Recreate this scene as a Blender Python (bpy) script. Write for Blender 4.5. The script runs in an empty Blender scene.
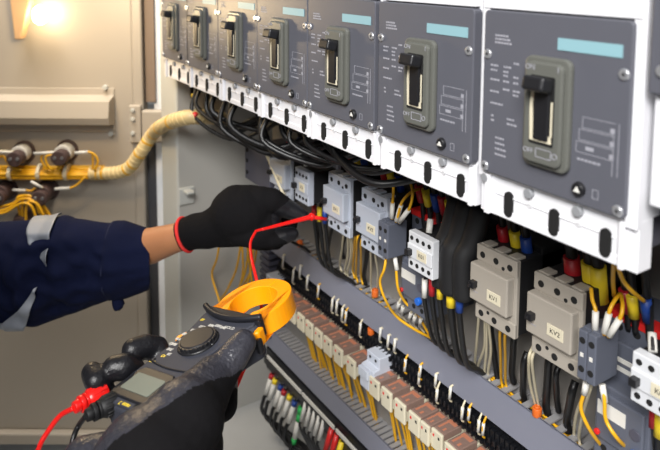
import bpy, bmesh, math, random
from mathutils import Vector, Matrix, noise
random.seed(7)
C = bpy.context.scene.collection
PI = math.pi
# ---------------------------------------------------------------- camera model
F, PX, PY, H = 658.0, 330.0, 30.493, 0.86
RC = Matrix(((0.54420494, -0.08434907, 0.83470128),
             (0.8389317, 0.04773909, -0.54213889),
             (0.00588103, 0.99529202, 0.09674296)))
O = Vector((0, 0, H))
def ray(u, v): return RC @ Vector((u-PX, -(v-PY), -F))
def P(u, v, y):                                   # point of the plane y seen at a place of the photo
    r = ray(u, v); return O + r*(y/r.y)
def PD(u, v, d):                                  # point at depth d
    return O + ray(u, v)*(d/F)
def PXx(u, v, x):
    r = ray(u, v); return O + r*(x/r.x)
# ---------------------------------------------------------------- materials
MATS = {}
def mat(name, col, rough=.5, metal=0.0, var=.06, vs=40, bump=0.0, bs=200, coat=0.0, alpha=None, trans=0.0, emit=None, es=0, sheen=0, spec=.5):
    if name in MATS: return MATS[name]
    m = bpy.data.materials.new(name); m.use_nodes = True
    nt = m.node_tree; b = nt.nodes['Principled BSDF']
    b.inputs['Roughness'].default_value = rough; b.inputs['Metallic'].default_value = metal
    b.inputs['Coat Weight'].default_value = coat
    b.inputs['Specular IOR Level'].default_value = spec
    if sheen: b.inputs['Sheen Weight'].default_value = sheen
    if trans: b.inputs['Transmission Weight'].default_value = trans
    c = tuple(col)+(1,)
    tc = nt.nodes.new('ShaderNodeTexCoord')
    if var > 0:
        n = nt.nodes.new('ShaderNodeTexNoise'); n.inputs['Scale'].default_value = vs; n.inputs['Detail'].default_value = 4
        nt.links.new(tc.outputs['Object'], n.inputs['Vector'])
        r = nt.nodes.new('ShaderNodeMapRange'); r.inputs[3].default_value = 1-var; r.inputs[4].default_value = 1+var
        nt.links.new(n.outputs['Fac'], r.inputs[0])
        mx = nt.nodes.new('ShaderNodeVectorMath'); mx.operation = 'SCALE'; mx.inputs[0].default_value = c[:3]
        nt.links.new(r.outputs[0], mx.inputs['Scale']); nt.links.new(mx.outputs[0], b.inputs['Base Color'])
    else: b.inputs['Base Color'].default_value = c
    if bump > 0:
        n2 = nt.nodes.new('ShaderNodeTexNoise'); n2.inputs['Scale'].default_value = bs; n2.inputs['Detail'].default_value = 3
        nt.links.new(tc.outputs['Object'], n2.inputs['Vector'])
        bp = nt.nodes.new('ShaderNodeBump'); bp.inputs['Strength'].default_value = bump; bp.inputs['Distance'].default_value = .001
        nt.links.new(n2.outputs['Fac'], bp.inputs['Height']); nt.links.new(bp.outputs[0], b.inputs['Normal'])
    if emit: b.inputs['Emission Color'].default_value = tuple(emit)+(1,); b.inputs['Emission Strength'].default_value = es
    MATS[name] = m; return m
def s(r, g, b):                                   # sRGB 0-255 -> linear
    f = lambda c: (c/255/12.92) if c/255 <= .04045 else ((c/255+.055)/1.055)**2.4
    return (f(r), f(g), f(b))
M_ = dict(
 white=mat('white_moulded_plastic', s(218,218,222), .42, var=.02),
 cover=mat('slate_grey_plastic', s(84,85,93), .42, var=.04, vs=60, bump=.05, bs=900),
 base=mat('charcoal_moulded_plastic', s(72,72,84), .5),
 surround=mat('olive_grey_plastic', s(92,93,88), .35, var=.03),
 black=mat('black_plastic', s(26,26,29), .38, var=.1),
 blackm=mat('matt_black_plastic', s(20,20,22), .6, var=.1),
 hole=mat('deep_black', s(9,9,10), .9, var=0),
 cream=mat('cream_plastic', s(205,197,174), .45, var=.03),
 lightblue=mat('pale_blue_label', s(130,168,177), .45, var=.02),
 print_=mat('pale_print', s(150,150,158), .6, var=0),
 chrome=mat('zinc_screw_metal', s(205,206,210), .3, .75, var=.08, vs=300),
 steel=mat('dull_steel', s(150,150,152), .4, .7),
 contact=mat('light_grey_plastic', s(192,192,190), .45, var=.03, bump=.04, bs=800),
 contactw=mat('white_grey_plastic', s(200,202,206), .45, var=.03),
 darkgrey=mat('dark_grey_plastic', s(86,90,102), .45, var=.05),
 blue=mat('blue_plastic', s(30,95,190), .35), red=mat('red_plastic', s(205,38,36), .35),
 redlead=mat('red_lead_plastic', s(232,30,26), .3, var=.03),
 green=mat('green_sleeve', s(40,165,80), .45), yellow=mat('yellow_insulation', s(214,160,22), .4, var=.08),
 yellows=mat('yellow_sleeve', s(235,205,40), .45), yjaw=mat('golden_yellow_plastic', s(255,160,6), .34, var=.02, bump=.05, bs=700),
 orange=mat('orange_plastic', s(205,98,32), .45), duct=mat('blue_grey_duct_plastic', s(124,126,140), .42, var=.03, vs=15),
 ductb=mat('slotted_duct_grey', s(140,139,140), .5), redc=mat('dark_red_sleeve', s(170,24,34), .45), bluec=mat('dark_blue_sleeve', s(24,62,140), .45),
 cable=mat('black_cable', s(18,18,20), .42, var=.15),
 wirew=mat('cream_insulation', s(206,196,168), .45), sleeve=mat('white_marker_sleeve', s(208,206,200), .5),
 door=mat('grey_beige_paint', s(172,163,150), .42, var=.03, vs=3, bump=.03, bs=500),
 panel=mat('warm_grey_paint', s(176,174,168), .45, var=.04, vs=6),
 plate=mat('mounting_plate_paint', s(135,131,126), .5, var=.05, vs=8),
 floorp=mat('pale_grey_floor_paint', s(172,173,172), .6, var=.07, vs=25),
 frame=mat('pale_frame_paint', s(186,187,182), .42, var=.02),
 wrap=mat('ivory_spiral_wrap', s(204,180,130), .45, var=.05),
 relaytop=mat('brown_relay_case', s(132,108,98), .25, var=.12, vs=220, coat=.3),
 relaymark=mat('orange_print', s(180,116,90), .4), terminal=mat('black_terminal_plastic', s(20,21,25), .35, var=.15, vs=300),
 fuse=mat('pale_blue_grey_plastic', s(190,196,208), .42, var=.02),
 lamp=mat('brown_lamp_holder', s(74,58,56), .45, var=.1), navy=None, skin=None)
def extra_mats():
    # navy cloth
    m = mat('navy_cloth', s(17,23,50), .95, var=.25, vs=30, bump=.35, bs=1400, spec=.15); M_['navy'] = m
    M_['reflect'] = mat('silver_reflective_tape', s(150,155,165), .45, .15, var=.06, vs=60, bump=.15, bs=2500)
    M_['skin'] = mat('tanned_skin', s(176,120,82), .5, var=.08, vs=60, bump=.12, bs=900)
    M_['gloveknit'] = mat('black_knit_fabric', s(17,16,18), .9, var=.25, vs=500, bump=.5, bs=1600, spec=.15)
    M_['glovecoat'] = mat('dark_rubber_coating', s(50,50,57), .34, var=.45, vs=260, bump=.9, bs=330)
    M_['coatblack'] = mat('black_rubber_coating', s(24,24,28), .38, var=.25, vs=150, bump=.5, bs=500)
    M_['cuffred'] = mat('red_knit_hem', s(226,48,44), .8, var=.05, bump=.3, bs=1500)
    M_['meter'] = mat('charcoal_meter_plastic', s(58,60,69), .62, var=.04, bump=.1, bs=1600, spec=.3)
    M_['meterd'] = mat('dark_meter_plastic', s(26,27,33), .45, var=.05, spec=.4)
    M_['lcd'] = mat('greenish_display', s(112,119,110), .5, var=.05, vs=60, spec=.25)
extra_mats()
# ---------------------------------------------------------------- mesh building
class MB:
    def __init__(s_): s_.bm = bmesh.new(); s_.mi = 0; s_.smooth = False
    def _set(s_, faces):
        for f in faces: f.material_index = s_.mi; f.smooth = s_.smooth
    def box(s_, lo, hi, M=None):
        x0,y0,z0 = lo; x1,y1,z1 = hi
        vs = [Vector(p) for p in ((x0,y0,z0),(x1,y0,z0),(x1,y1,z0),(x0,y1,z0),(x0,y0,z1),(x1,y0,z1),(x1,y1,z1),(x0,y1,z1))]
        if M: vs = [M @ v for v in vs]
        v = [s_.bm.verts.new(p) for p in vs]
        fs = [s_.bm.faces.new([v[i] for i in q]) for q in ((0,3,2,1),(4,5,6,7),(0,1,5,4),(1,2,6,5),(2,3,7,6),(3,0,4,7))]
        s_._set(fs); return s_
    def tube(s_, pts, r, n=8, cap=True):
        pts = [Vector(p) for p in pts]; N = len(pts)
        rs = r if isinstance(r, (list, tuple)) else [r]*N
        rings = []; up = None
        for i, p in enumerate(pts):
            t = (pts[min(i+1,N-1)]-pts[max(i-1,0)])
            if t.length < 1e-9: t = Vector((0,0,1))
            t.normalize()
            if up is None:
                up = Vector((0,0,1)) if abs(t.z) < .9 else Vector((1,0,0))
            a = (up - t*up.dot(t))
            if a.length < 1e-6: a = t.orthogonal()
            a.normalize(); b = t.cross(a); up = a
            rings.append([s_.bm.verts.new(p + (a*math.cos(2*PI*k/n)+b*math.sin(2*PI*k/n))*rs[i]) for k in range(n)])
        fs = []
        for i in range(N-1):
            for k in range(n): fs.append(s_.bm.faces.new((rings[i][k], rings[i][(k+1)%n], rings[i+1][(k+1)%n], rings[i+1][k])))
        for f in fs: f.smooth = True; f.material_index = s_.mi
        if cap:
            c = [s_.bm.faces.new(rings[0][::-1]), s_.bm.faces.new(rings[-1])]
            for f in c: f.material_index = s_.mi
        return s_
    def cyl(s_, a, b, r, n=16, r2=None):
        return s_.tube([a, b], [r, r if r2 is None else r2], n)
    def prism(s_, poly, a, b, axis='y', M=None):         # polygon extruded from a to b along an axis
        def mk(p, t):
            q = {'y': (p[0], t, p[1]), 'x': (t, p[0], p[1]), 'z': (p[0], p[1], t)}[axis]
            q = Vector(q); return M @ q if M else q
        v0 = [s_.bm.verts.new(mk(p, a)) for p in poly]; v1 = [s_.bm.verts.new(mk(p, b)) for p in poly]
        n = len(poly); fs = [s_.bm.faces.new(v0), s_.bm.faces.new(v1[::-1])]
        for i in range(n): fs.append(s_.bm.faces.new((v0[(i+1)%n], v0[i], v1[i], v1[(i+1)%n])))
        s_._set(fs); return s_
    def sphere(s_, c, r, sc=(1,1,1), n=16):
        res = bmesh.ops.create_uvsphere(s_.bm, u_segments=n, v_segments=n//2+2, radius=r)
        for v in res['verts']: v.co = Vector((v.co.x*sc[0], v.co.y*sc[1], v.co.z*sc[2]))+Vector(c)
        for f in s_.bm.faces:
            pass
        fs = {f for v in res['verts'] for f in v.link_faces}
        for f in fs: f.smooth = True; f.material_index = s_.mi
        return s_
    def build(s_, name, m, parent=None, bevel=0, seg=2, loc=None):
        bmesh.ops.recalc_face_normals(s_.bm, faces=s_.bm.faces[:])
        me = bpy.data.meshes.new(name); s_.bm.to_mesh(me); s_.bm.free()
        for mm in (m if isinstance(m, (list, tuple)) else [m]): me.materials.append(mm)
        o = bpy.data.objects.new(name, me); C.objects.link(o)
        if parent: o.parent = parent
        if loc is not None: o.location = loc
        if bevel:
            b = o.modifiers.new('bevel', 'BEVEL'); b.width = bevel; b.segments = seg; b.limit_method = 'ANGLE'; b.angle_limit = .7
        return o
def tag(o, label=None, cat=None, group=None, kind=None):
    if label: o['label'] = label
    if cat: o['category'] = cat
    if group: o['group'] = group
    if kind: o['kind'] = kind
    return o
def empty(name, loc=(0,0,0), label=None, cat=None, group=None):
    o = bpy.data.objects.new(name, None); C.objects.link(o); o.location = loc; o.empty_display_size = .01
    return tag(o, label, cat, group)
KIDS = {}
def copy_tree(o, parent=None):
    c = o.copy(); C.objects.link(c)
    if parent: c.parent = parent
    for ch in [x for x in C.objects if x.parent == o]: copy_tree(ch, c)
    return c
def spline(pts, n=8):                                    # Catmull-Rom
    pts = [Vector(p) for p in pts]
    if len(pts) < 3: return pts
    e = [pts[0]*2-pts[1]]+pts+[pts[-1]*2-pts[-2]]; out = []
    for i in range(1, len(e)-2):
        p0,p1,p2,p3 = e[i-1:i+3]
        for k in range(n):
            t = k/n; out.append(.5*((2*p1)+(p2-p0)*t+(2*p0-5*p1+4*p2-p3)*t*t+(3*p1-p0-3*p2+p3)*t**3))
    out.append(pts[-1]); return out
def text_mesh(txt, size, name, m, parent, M):            # lettering as a thin mesh, M places it (local x right, y up)
    cu = bpy.data.curves.new(name, 'FONT'); cu.body = txt; cu.size = size; cu.align_x = 'CENTER'; cu.align_y = 'CENTER'; cu.extrude = .00008
    t = bpy.data.objects.new(name, cu); C.objects.link(t)
    dg = bpy.context.evaluated_depsgraph_get(); me = bpy.data.meshes.new_from_object(t.evaluated_get(dg))
    bpy.data.objects.remove(t); me.transform(M); me.materials.clear(); me.materials.append(m)
    o = bpy.data.objects.new(name, me); C.objects.link(o); o.parent = parent; return o
def front(x, y, z): return Matrix.Translation((x, y, z)) @ Matrix.Rotation(PI/2, 4, 'X')
def rrect(x0, x1, z0, z1, r, n=4):
    out = []
    for cx, cz, a0 in ((x1-r,z1-r,0),(x0+r,z1-r,PI/2),(x0+r,z0+r,PI),(x1-r,z0+r,1.5*PI)):
        for k in range(n+1):
            a = a0+k*PI/2/n; out.append((cx+r*math.cos(a), cz+r*math.sin(a)))
    return out
def wire(name, pts, r, m, label, group, cat='wire', parts=None, n=8, sp=6):
    """a wire thing; parts = [(name, pts, r, material, label)]"""
    o = MB().tube(spline(pts, sp), r, n).build(name, m)
    tag(o, label, cat, group)
    for (nm, pp, rr, mm, lb) in (parts or []):
        q = MB().tube(spline(pp, 3), rr, n).build(nm, mm, o)
        if lb: q['label'] = lb
    return o
ORD = ['first','second','third','fourth','fifth','sixth','seventh','eighth','ninth','tenth','eleventh','twelfth','thirteenth','fourteenth','fifteenth','sixteenth','seventeenth','eighteenth','nineteenth','twentieth']
YP = .475      # mounting plate face
YD = .451      # duct covers
# ================================================================ ROOM AND CABINET
b = MB().box((-6,-3,-.05),(3,5,0)).build('floor', M_['floorp']); tag(b, kind='structure')
b = MB().box((-4.1,-3,0),(-4,5,2.8)).build('wall_left', mat('white_wall_paint', s(235,236,235), .8, var=.02)); tag(b, kind='structure')
XS = -.93; ZF = H-.722
cab = empty('electrical_cabinet', (XS, YP, 0), 'open grey sheet-metal electrical cabinet enclosing the breakers, with its door swung out left', 'cabinet')
def cpart(mb, name, m, bevel=0):
    o = mb.build(name, m, None, bevel); o.parent = cab; o.matrix_parent_inverse = Matrix.Translation(-Vector(cab.location)); return o
cpart(MB().box((XS-.012, .335, ZF-.02),(XS, .60, 1.25)), 'side_panel', M_['panel'])
cpart(MB().box((XS, .10, ZF-.02),(.55, .60, ZF)), 'floor_panel', M_['floorp'])
cpart(MB().box((XS, .56, ZF),(.55, .572, 1.25)), 'back_panel', M_['panel'])
cpart(MB().box((XS+.035, YP, ZF+.05),(.50, YP+.004, 1.2)), 'mounting_plate', M_['plate'])
# front frame post, px 163..176
xl, xr = P(163,160,.335).x, P(177,160,.335).x
fp = MB(); fp.box((xl,.333,.02),(xr,.345,1.25)); fp.box((xl,.345,.02),(xl+.012,.40,1.25)); fp.box((xr-.001,.333,.02),(xr+.006,.352,1.25))
cpart(fp, 'frame_post', M_['frame'], .002)
# door, facing the camera, depth DD
DD = 1.12
def DM(u, v, d=0.0): return PD(u, v, DD-d)
dx = RC @ Vector((1,0,0)); dy = RC @ Vector((0,1,0)); dz = RC @ Vector((0,0,1))
DROT = Matrix((dx, Vector((0,0,1)), Vector((dx.y,-dx.x,0)).normalized())).transposed()
dn = Vector((dx.y,-dx.x,0)).normalized()           # door normal towards the camera
if dn.dot(dz) < 0: dn = -dn
dh = Vector((-dn.y, dn.x, 0)); 
if dh.dot(dx) < 0: dh = -dh                        # door horizontal, to the right
D0 = PD(146, 200, DD)
def dpt(u, v, off=0.0):                             # point on the vertical door plane, off towards the camera
    r = ray(u, v); t = ((D0+dn*off)-O).dot(dn)/r.dot(dn); return O + r*t
def dbox(u0, v0, u1, v1, o0, o1, mb=None):
    vm = 200 if v1 > 300 else (v0+v1)/2 if v0 > 0 else 70
    g = lambda u: (dpt(u, vm)-D0).dot(dh)
    M = Matrix.Translation(Vector((D0.x, D0.y, 0))) @ Matrix((dh, Vector((0,0,1)), dn)).transposed().to_4x4()
    mb = mb or MB(); mb.box((g(u0),dpt(140,v1).z,o0),(g(u1),dpt(140,v0).z,o1), M); return mb
dr = empty('door', (0,0,0)); dr.parent = cab; dr.matrix_parent_inverse = Matrix.Translation(-Vector(cab.location))
def dpart(mb, name, m, bevel=0, parent=None):
    o = mb.build(name, m, None, bevel); o.parent = parent or doorleaf; o.matrix_parent_inverse = Matrix.Identity(4); return o
bpy.data.objects.remove(dr)
mb = dbox(-330,-160,136,430,-.02,0); dbox(136,-160,146,430,-.026,.004,mb); dbox(-330,430,146,441,-.02,.012,mb)
doorleaf = cpart(mb, 'door', M_['door'], .003)
def dchild(mb, name, m, bevel=0):
    o = mb.build(name, m, None, bevel); o.parent = doorleaf
    o.matrix_parent_inverse = (Matrix.Translation(-Vector(cab.location)) @ Matrix.Translation(cab.location)).inverted(); return o
# stiffener rail across the door
def rail():
    a = dpt(115, 110); M = Matrix.Translation(a) @ Matrix((dh, Vector((0,0,1)), dn)).transposed().to_4x4()
    k = (dpt(0,88)-dpt(0,133)).length/45
    prof = [(22*k,0),(22*k,.002),(15*k,.003),(12*k,.028),(-4*k,.034),(-11*k,.030),(-14*k,.006),(-20*k,.005),(-22*k,.002),(-22*k,0)]
    m_ = MB(); v0=[]; v1=[]
    for (h, o_) in prof:
        v0.append(m_.bm.verts.new(M @ Vector((0,h,o_)))); v1.append(m_.bm.verts.new(M @ Vector((-.75,h,o_))))
    n = len(prof)
    for i in range(n): m_.bm.faces.new((v0[i],v0[(i+1)%n],v1[(i+1)%n],v1[i]))
    m_.bm.faces.new(v0); m_.bm.faces.new(v1[::-1]); return m_
dchild(rail(), 'stiffener_rail', M_['door'], .0015)
for (u, v) in ((106,87),(112,133)):
    q = dpt(u, v); dchild(MB().cyl(q, q+dn*.008, .0045, 12), 'rail_clip', M_['frame'], .001)
m2 = MB(); 
dbox(131,104,143,141,.004,.012,m2); dchild(m2, 'hinge_leaf', M_['door'], .002)
for v in (110,119,133):
    q = dpt(133, v, .012); dchild(MB().cyl(q, q+dn*.004, .0035, 10), 'hinge_bolt', M_['frame'], .001)
m2 = MB(); dbox(145,108,178,140,.006,.02,m2); cpart(m2, 'hinge_bracket', M_['door'], .003)
m2 = MB(); dbox(144,-160,154,103,-.03,-.006,m2); cpart(m2, 'gap_shade_strip', mat('brown_gap_shade', s(132,114,98), .8), .001)  # added brown strip standing in for the shadow in the door gap
m2 = MB(); dbox(145,141,157,470,-.03,-.012,m2); cpart(m2, 'edge_seal', mat('dark_rubber_seal', s(70,70,74), .6), .003)
m2 = MB(); dbox(154,-160,163.5,470,-.05,-.012,m2); cpart(m2, 'gap_light_strip', mat('white_gap_light', s(246,248,250), .4, var=.01), .001)  # added white strip standing in for the bright outside behind the gap
# small hook on the side panel
q = PXx(186,196,XS); m2 = MB(); m2.box((XS,q.y-.012,q.z-.012),(XS+.004,q.y+.012,q.z+.014)); m2.box((XS,q.y-.006,q.z+.008),(XS+.02,q.y+.006,q.z+.012))
cpart(m2, 'panel_hook', M_['frame'], .001)
# added lamp standing in for the flare glow, with a stay bracket
la = dpt(26, 8, .01); M = Matrix.Translation(la) @ Matrix((dh, Vector((0,0,1)), dn)).transposed().to_4x4()
k = (dpt(0,0)-dpt(0,10)).length/10
lampo = empty('flare_lamp', dpt(26,8), 'added warm lamp standing in for a flare, by a tapered bracket, door top left', 'lamp')
def lpart(mb, name, m, bevel=0):
    mb.bm.transform(Matrix.Translation(-Vector(lampo.location))); return mb.build(name, m, lampo, bevel)
mm_ = MB(); mm_.prism([(-11*k,22*k),(13*k,22*k),(-1*k,-30*k),(-7*k,-30*k)], 0, .02, 'z', M); lpart(mm_, 'stay_bracket', mat('amber_bracket_plastic', s(196,160,120), .5), .002)  # tapered stay bracket of the door, grouped with the added lamp
bq = dpt(40, 15, .03)
lpart(MB().sphere(bq, .012, (1,1,1.3)), 'flare_spot', mat('glowing_flare_spot', (1,.85,.6), emit=(1,.8,.5), es=30))  # glowing spot added in place of a lens flare
# ================================================================ BREAKERS
BW = .1028
def make_breaker(fl=0.0, fr=0.0):
    t = empty('circuit_breaker')
    mb = MB(); mb.box((.0006-fl,.002,.0),(BW-.0006+fr,.0145,.028)); mb.box((.0006-fl,.0035,.028),(BW-.0006+fr,.0205,.19))
    mb.box((.004,-.0008,.0265),(BW-.004,.004,.0300)); mb.box((.002-fl,-.0015,.1335),(BW-.002+fr,.004,.19))
    if fr: mb.box((.0005-fl,-.0008,.024),(.0022,.004,.19)); mb.box((BW-.0022,-.0008,.024),(BW-.0005+fr,.004,.19))
    mb.box((.002,-.001,.0),(.006,.002,.026)); mb.box((BW-.005,-.001,0),(BW-.002,.002,.026))
    mb.box((.008,.0012,.0145),(BW-.008,.002,.0155)); mb.box((.010,.0010,.0006),(.098,.002,.006))
    mb.build('housing', M_['white'], t, .0012)
    mb = MB(); mb.box((.0015,.0140,.006),(BW-.0015,.11,.185)); mb.box((.0008,.0140,.024),(BW-.0008,.10,.029)); mb.build('base', M_['base'], t, .002)
    mb = MB(); cx = BW/2
    x0, x1, z0, z1 = cx-.0508, cx+.0508, .0285, .1325
    mb.prism(rrect(x0, x1, z0, z1, .003), -.0035, .0046); mb.build('cover', M_['cover'], t, .0008)
    for sx, sz in ((-1,.1047),(1,.1047),(-1,.0324),(1,.0324)):
        p = cx+sx*.0470
        sc = MB(); sc.cyl((p,-.0036,sz),(p,-.0048,sz), .0033, 20, .0027); so = sc.build('cover_screw', M_['chrome'], t, .0003)
        mb = MB(); mb.box((p-.0012,-.0049,sz-.0003),(p+.0012,-.0047,sz+.0003)); mb.box((p-.0003,-.0049,sz-.0012),(p+.0003,-.0047,sz+.0012)); mb.build('screw_slot', M_['hole'], so)
    MB().box((cx+.0055,-.0040,.1130),(cx+.0455,-.0034,.1198)).build('blank_label', M_['lightblue'], t)
    # operating handle
    ox0, ox1, oz0, oz1 = cx-.0145, cx+.0175, .0435, .1085
    mb = MB(); mb.prism(rrect(ox0, ox1, oz0, oz1, .005), -.0075, -.0034)
    mb.prism(rrect(ox0+.003, ox1-.003, oz0+.003, oz1-.003, .004), -.0105, -.007)
    su = mb.build('handle_surround', M_['surround'], t, .0012)
    sx0, sx1 = cx-.0070, cx+.0100
    MB().prism(rrect(sx0, sx1, .058, .098, .001), -.01075, -.0104).build('handle_slot', M_['hole'], su)
    mb = MB(); mb.prism([(sx0+.001,.060),(sx1-.001,.060),(sx1-.0015,.064),(sx0+.0035,.064),(sx0+.0025,.08),(sx0+.0035,.094),(sx0+.0014,.094),(sx0+.0004,.08)], -.0113, -.0107)
    mb.box((sx1-.0018,-.0113,.064),(sx1-.0008,-.0107,.084)); mb.build('slot_guide', M_['cream'], su)
    mb = MB(); mb.prism([(sx0+.004,.061),(sx1-.003,.061),(sx1-.002,.09),(sx0+.004,.09)], -.0125, -.0107); mb.build('handle_arc', M_['black'], su, .0008)
    mb = MB(); M = Matrix.Translation((cx+.0015,-.0105,.0925)) @ Matrix.Rotation(-.25, 4, 'X')
    mb.prism([(-.0070,-.0042),(.0078,-.0042),(.0078,.0042),(-.0070,.0042)], -.0105, 0, 'y', M); mb.build('toggle_lever', M_['black'], t, .0018, 3)
    # printed text on the surround
    for txt, x, z, sz in (('ON', ox0+.0068, .1022, .0044), ('I', ox1-.0058, .1022, .0048), ('OFF', ox0+.0072, .0532, .0042), ('O', ox1-.0062, .0532, .0048)):
        text_mesh(txt, sz, 'printed_text', M_['print_'], su, front(x, -.0106, z))
    mb = MB(); 
    for a in ((cx-.002,.0505,cx+.009,.0509),(cx-.002,.0555,cx+.009,.0559),(cx-.002,.0505,cx-.0016,.0559),(cx+.0086,.0505,cx+.009,.0559)): mb.box((a[0],-.01075,a[1]),(a[2],-.0104,a[3]))
    mb.build('printed_box', M_['print_'], su)
    # trip test button
    tb = MB(); tb.cyl((cx+.0235,-.0036,.0375),(cx+.0235,-.0062,.0375), .0042, 20, .0036); tbo = tb.build('test_button', M_['black'], t, .0004)
    MB().prism([(cx+.0215,.0362),(cx+.0255,.0362),(cx+.0235,.0392)], -.0068, -.0062).build('button_arrow', M_['sleeve'], tbo)
    # printed data columns and circuit diagram
    rnd = random.Random(3); mb = MB()
    def row(x, z, n, w): 
        xx = x
        for i in range(n):
            l = rnd.uniform(.0009,.0024); mb.box((xx,-.00365,z),(xx+l,-.0034,z+.0012)); xx += l+.0006
            if xx > x+w: break
    for z in (.1165,.1143,.1121): row(cx-.0415, z, 6, .013 if z < .116 else .009)
    for cxx, ww in ((-.0445,.006),(-.034,.004),(-.026,.004)):
        for z in (.1005,.0975,.0945,.092,.0885,.0835,.081): 
            if rnd.random() < .85: row(cx+cxx, z, 3, ww)
    for z in (.0735,): row(cx-.044, z, 5, .012)
    for z in (.0655,.0625): row(cx-.043, z, 1, .003); row(cx-.030, z, 3, .007)
    for z in (.052,.0485,.045,.0415): row(cx-.039, z, 4, .011)
    mb.build('printed_data', M_['print_'], t)
    mb = MB(); L = .00028
    def ln(x0, z0, x1, z1): mb.box((cx+min(x0,x1)-L/2,-.00365,min(z0,z1)-L/2),(cx+max(x0,x1)+L/2,-.0034,max(z0,z1)+L/2))
    for (zz, xa) in ((.078,.0235),(.071,.0215),(.064,.0200)):
        ln(xa,zz,.0430,zz); ln(xa,zz,xa,zz-.006); ln(xa,zz-.006,.0425,zz-.006); mb.box((cx+.0405,-.00365,zz-.0055),(cx+.0430,-.0034,zz-.003))
    ln(.0455,.078,.0455,.050); ln(.0425,.072,.0425,.050); mb.box((cx+.026,-.00365,.0600),(cx+.031,-.0034,.0620)); row(cx+.021,.0535,6,.016)
    for a in ((.0305,.0360),(.0345,.0360),(.0305,.0405),(.0345,.0405)): pass
    ln(.0315,.0345,.0350,.0345); ln(.0315,.0395,.0350,.0395); ln(.0315,.0345,.0315,.0395); ln(.0350,.0345,.0350,.0395)
    mb.build('circuit_diagram', M_['print_'], t)
    # apron: three conductor ports, recesses and small screws
    for x in (-.0307,.0037,.0375):
        mb = MB(); X = cx+x; r = .0034; zc = .0105
        poly = [(X+r*math.cos(a), zc+.0048+r*math.sin(a)) for a in [PI*k/8 for k in range(9)]]+[(X+r*math.cos(a), zc-.0048+r*math.sin(a)) for a in [PI+PI*k/8 for k in range(9)]]
        mb.prism(poly, .0006, .0030); mb.build('cable_port', M_['hole'], t)
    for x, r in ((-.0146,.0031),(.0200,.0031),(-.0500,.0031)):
        mb = MB(); mb.cyl((cx+x,-.0011,.0228),(cx+x,.003,.0228), r, 20); mb.build('apron_recess', mat('recess_shade_grey', s(150,152,156), .45, .3), t, .0004)  # solid disc; the shade of the recess is put into its grey
    for x in (-.0146,.0200):
        mb = MB(); mb.cyl((cx+x,.0012,.0150),(cx+x,.003,.0150), .0018, 14); mb.build('apron_screw', mat('pale_screw', s(205,205,208), .35), t, .0003)
        mb = MB(); mb.box((cx+x-.0016,.0016,.0032),(cx+x+.0006,.003,.0038)); mb.box((cx+x-.0008,.0016,.0006),(cx+x-.0001,.003,.0038)); mb.build('apron_notch', M_['hole'], t)
    return t
bdesc = ['leftmost dark grey moulded-case circuit breaker, beside the white cabinet edge',
 'second dark grey circuit breaker from the left, next to the leftmost one',
 'third dark grey circuit breaker from the left, above the black cable loops',
 'fourth dark grey circuit breaker from the left, above the far contactor group',
 'fifth dark grey circuit breaker from the left, directly above the glove-held probe tip',
 'sixth dark grey circuit breaker, just left of the largest one in view',
 'largest and nearest dark grey circuit breaker, with full white frame and blank pale blue label',
 'partly cut-off circuit breaker at the right edge, showing only its left margin']
bcent = [-2.795,-2.48,-2.15,-1.822,-1.49,-1.149,-.792,-.432]
b0 = make_breaker()
for i, cxx in enumerate(bcent[:7]):
    o = b0 if i == 0 else copy_tree(b0) if i < 6 else make_breaker(.0040, .0052)
    o.location = (cxx*.31-BW/2+(.0008 if i > 4 else 0), .3125, H-.159)
    tag(o, bdesc[i], 'circuit breaker', 'circuit breakers in the top row')
o8 = empty('circuit_breaker', (-.186,.3125,H-.12), bdesc[7], 'circuit breaker', 'circuit breakers in the top row')
mb = MB(); mb.box((.0022,.001,0),(.075,.02,.15)); mb.build('housing', M_['white'], o8, .001)
mb = MB(); mb.box((.0008,-.0035,.058),(.073,.0008,.128)); mb.build('cover', M_['cover'], o8, .0012)
mb = MB(); mb.box((.0022,.02,-.03),(.075,.10,.15)); mb.build('base', M_['base'], o8, .001)
for sx_, sz_ in ((.008,.070),(.066,.070)):
    mb = MB(); mb.cyl((sx_,-.0036,sz_),(sx_,-.0048,sz_), .0033, 20, .0027); mb.build('cover_screw', M_['chrome'], o8, .0003)
mb = MB(); mb.prism(rrect(.026,.050,.068,.120,.004), -.009, -.003); mb.build('handle_surround', M_['surround'], o8, .001)
mb = MB(); mb.box((.031,-.020,.100),(.045,-.008,.108)); mb.build('toggle_lever', M_['black'], o8, .0015)
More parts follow.
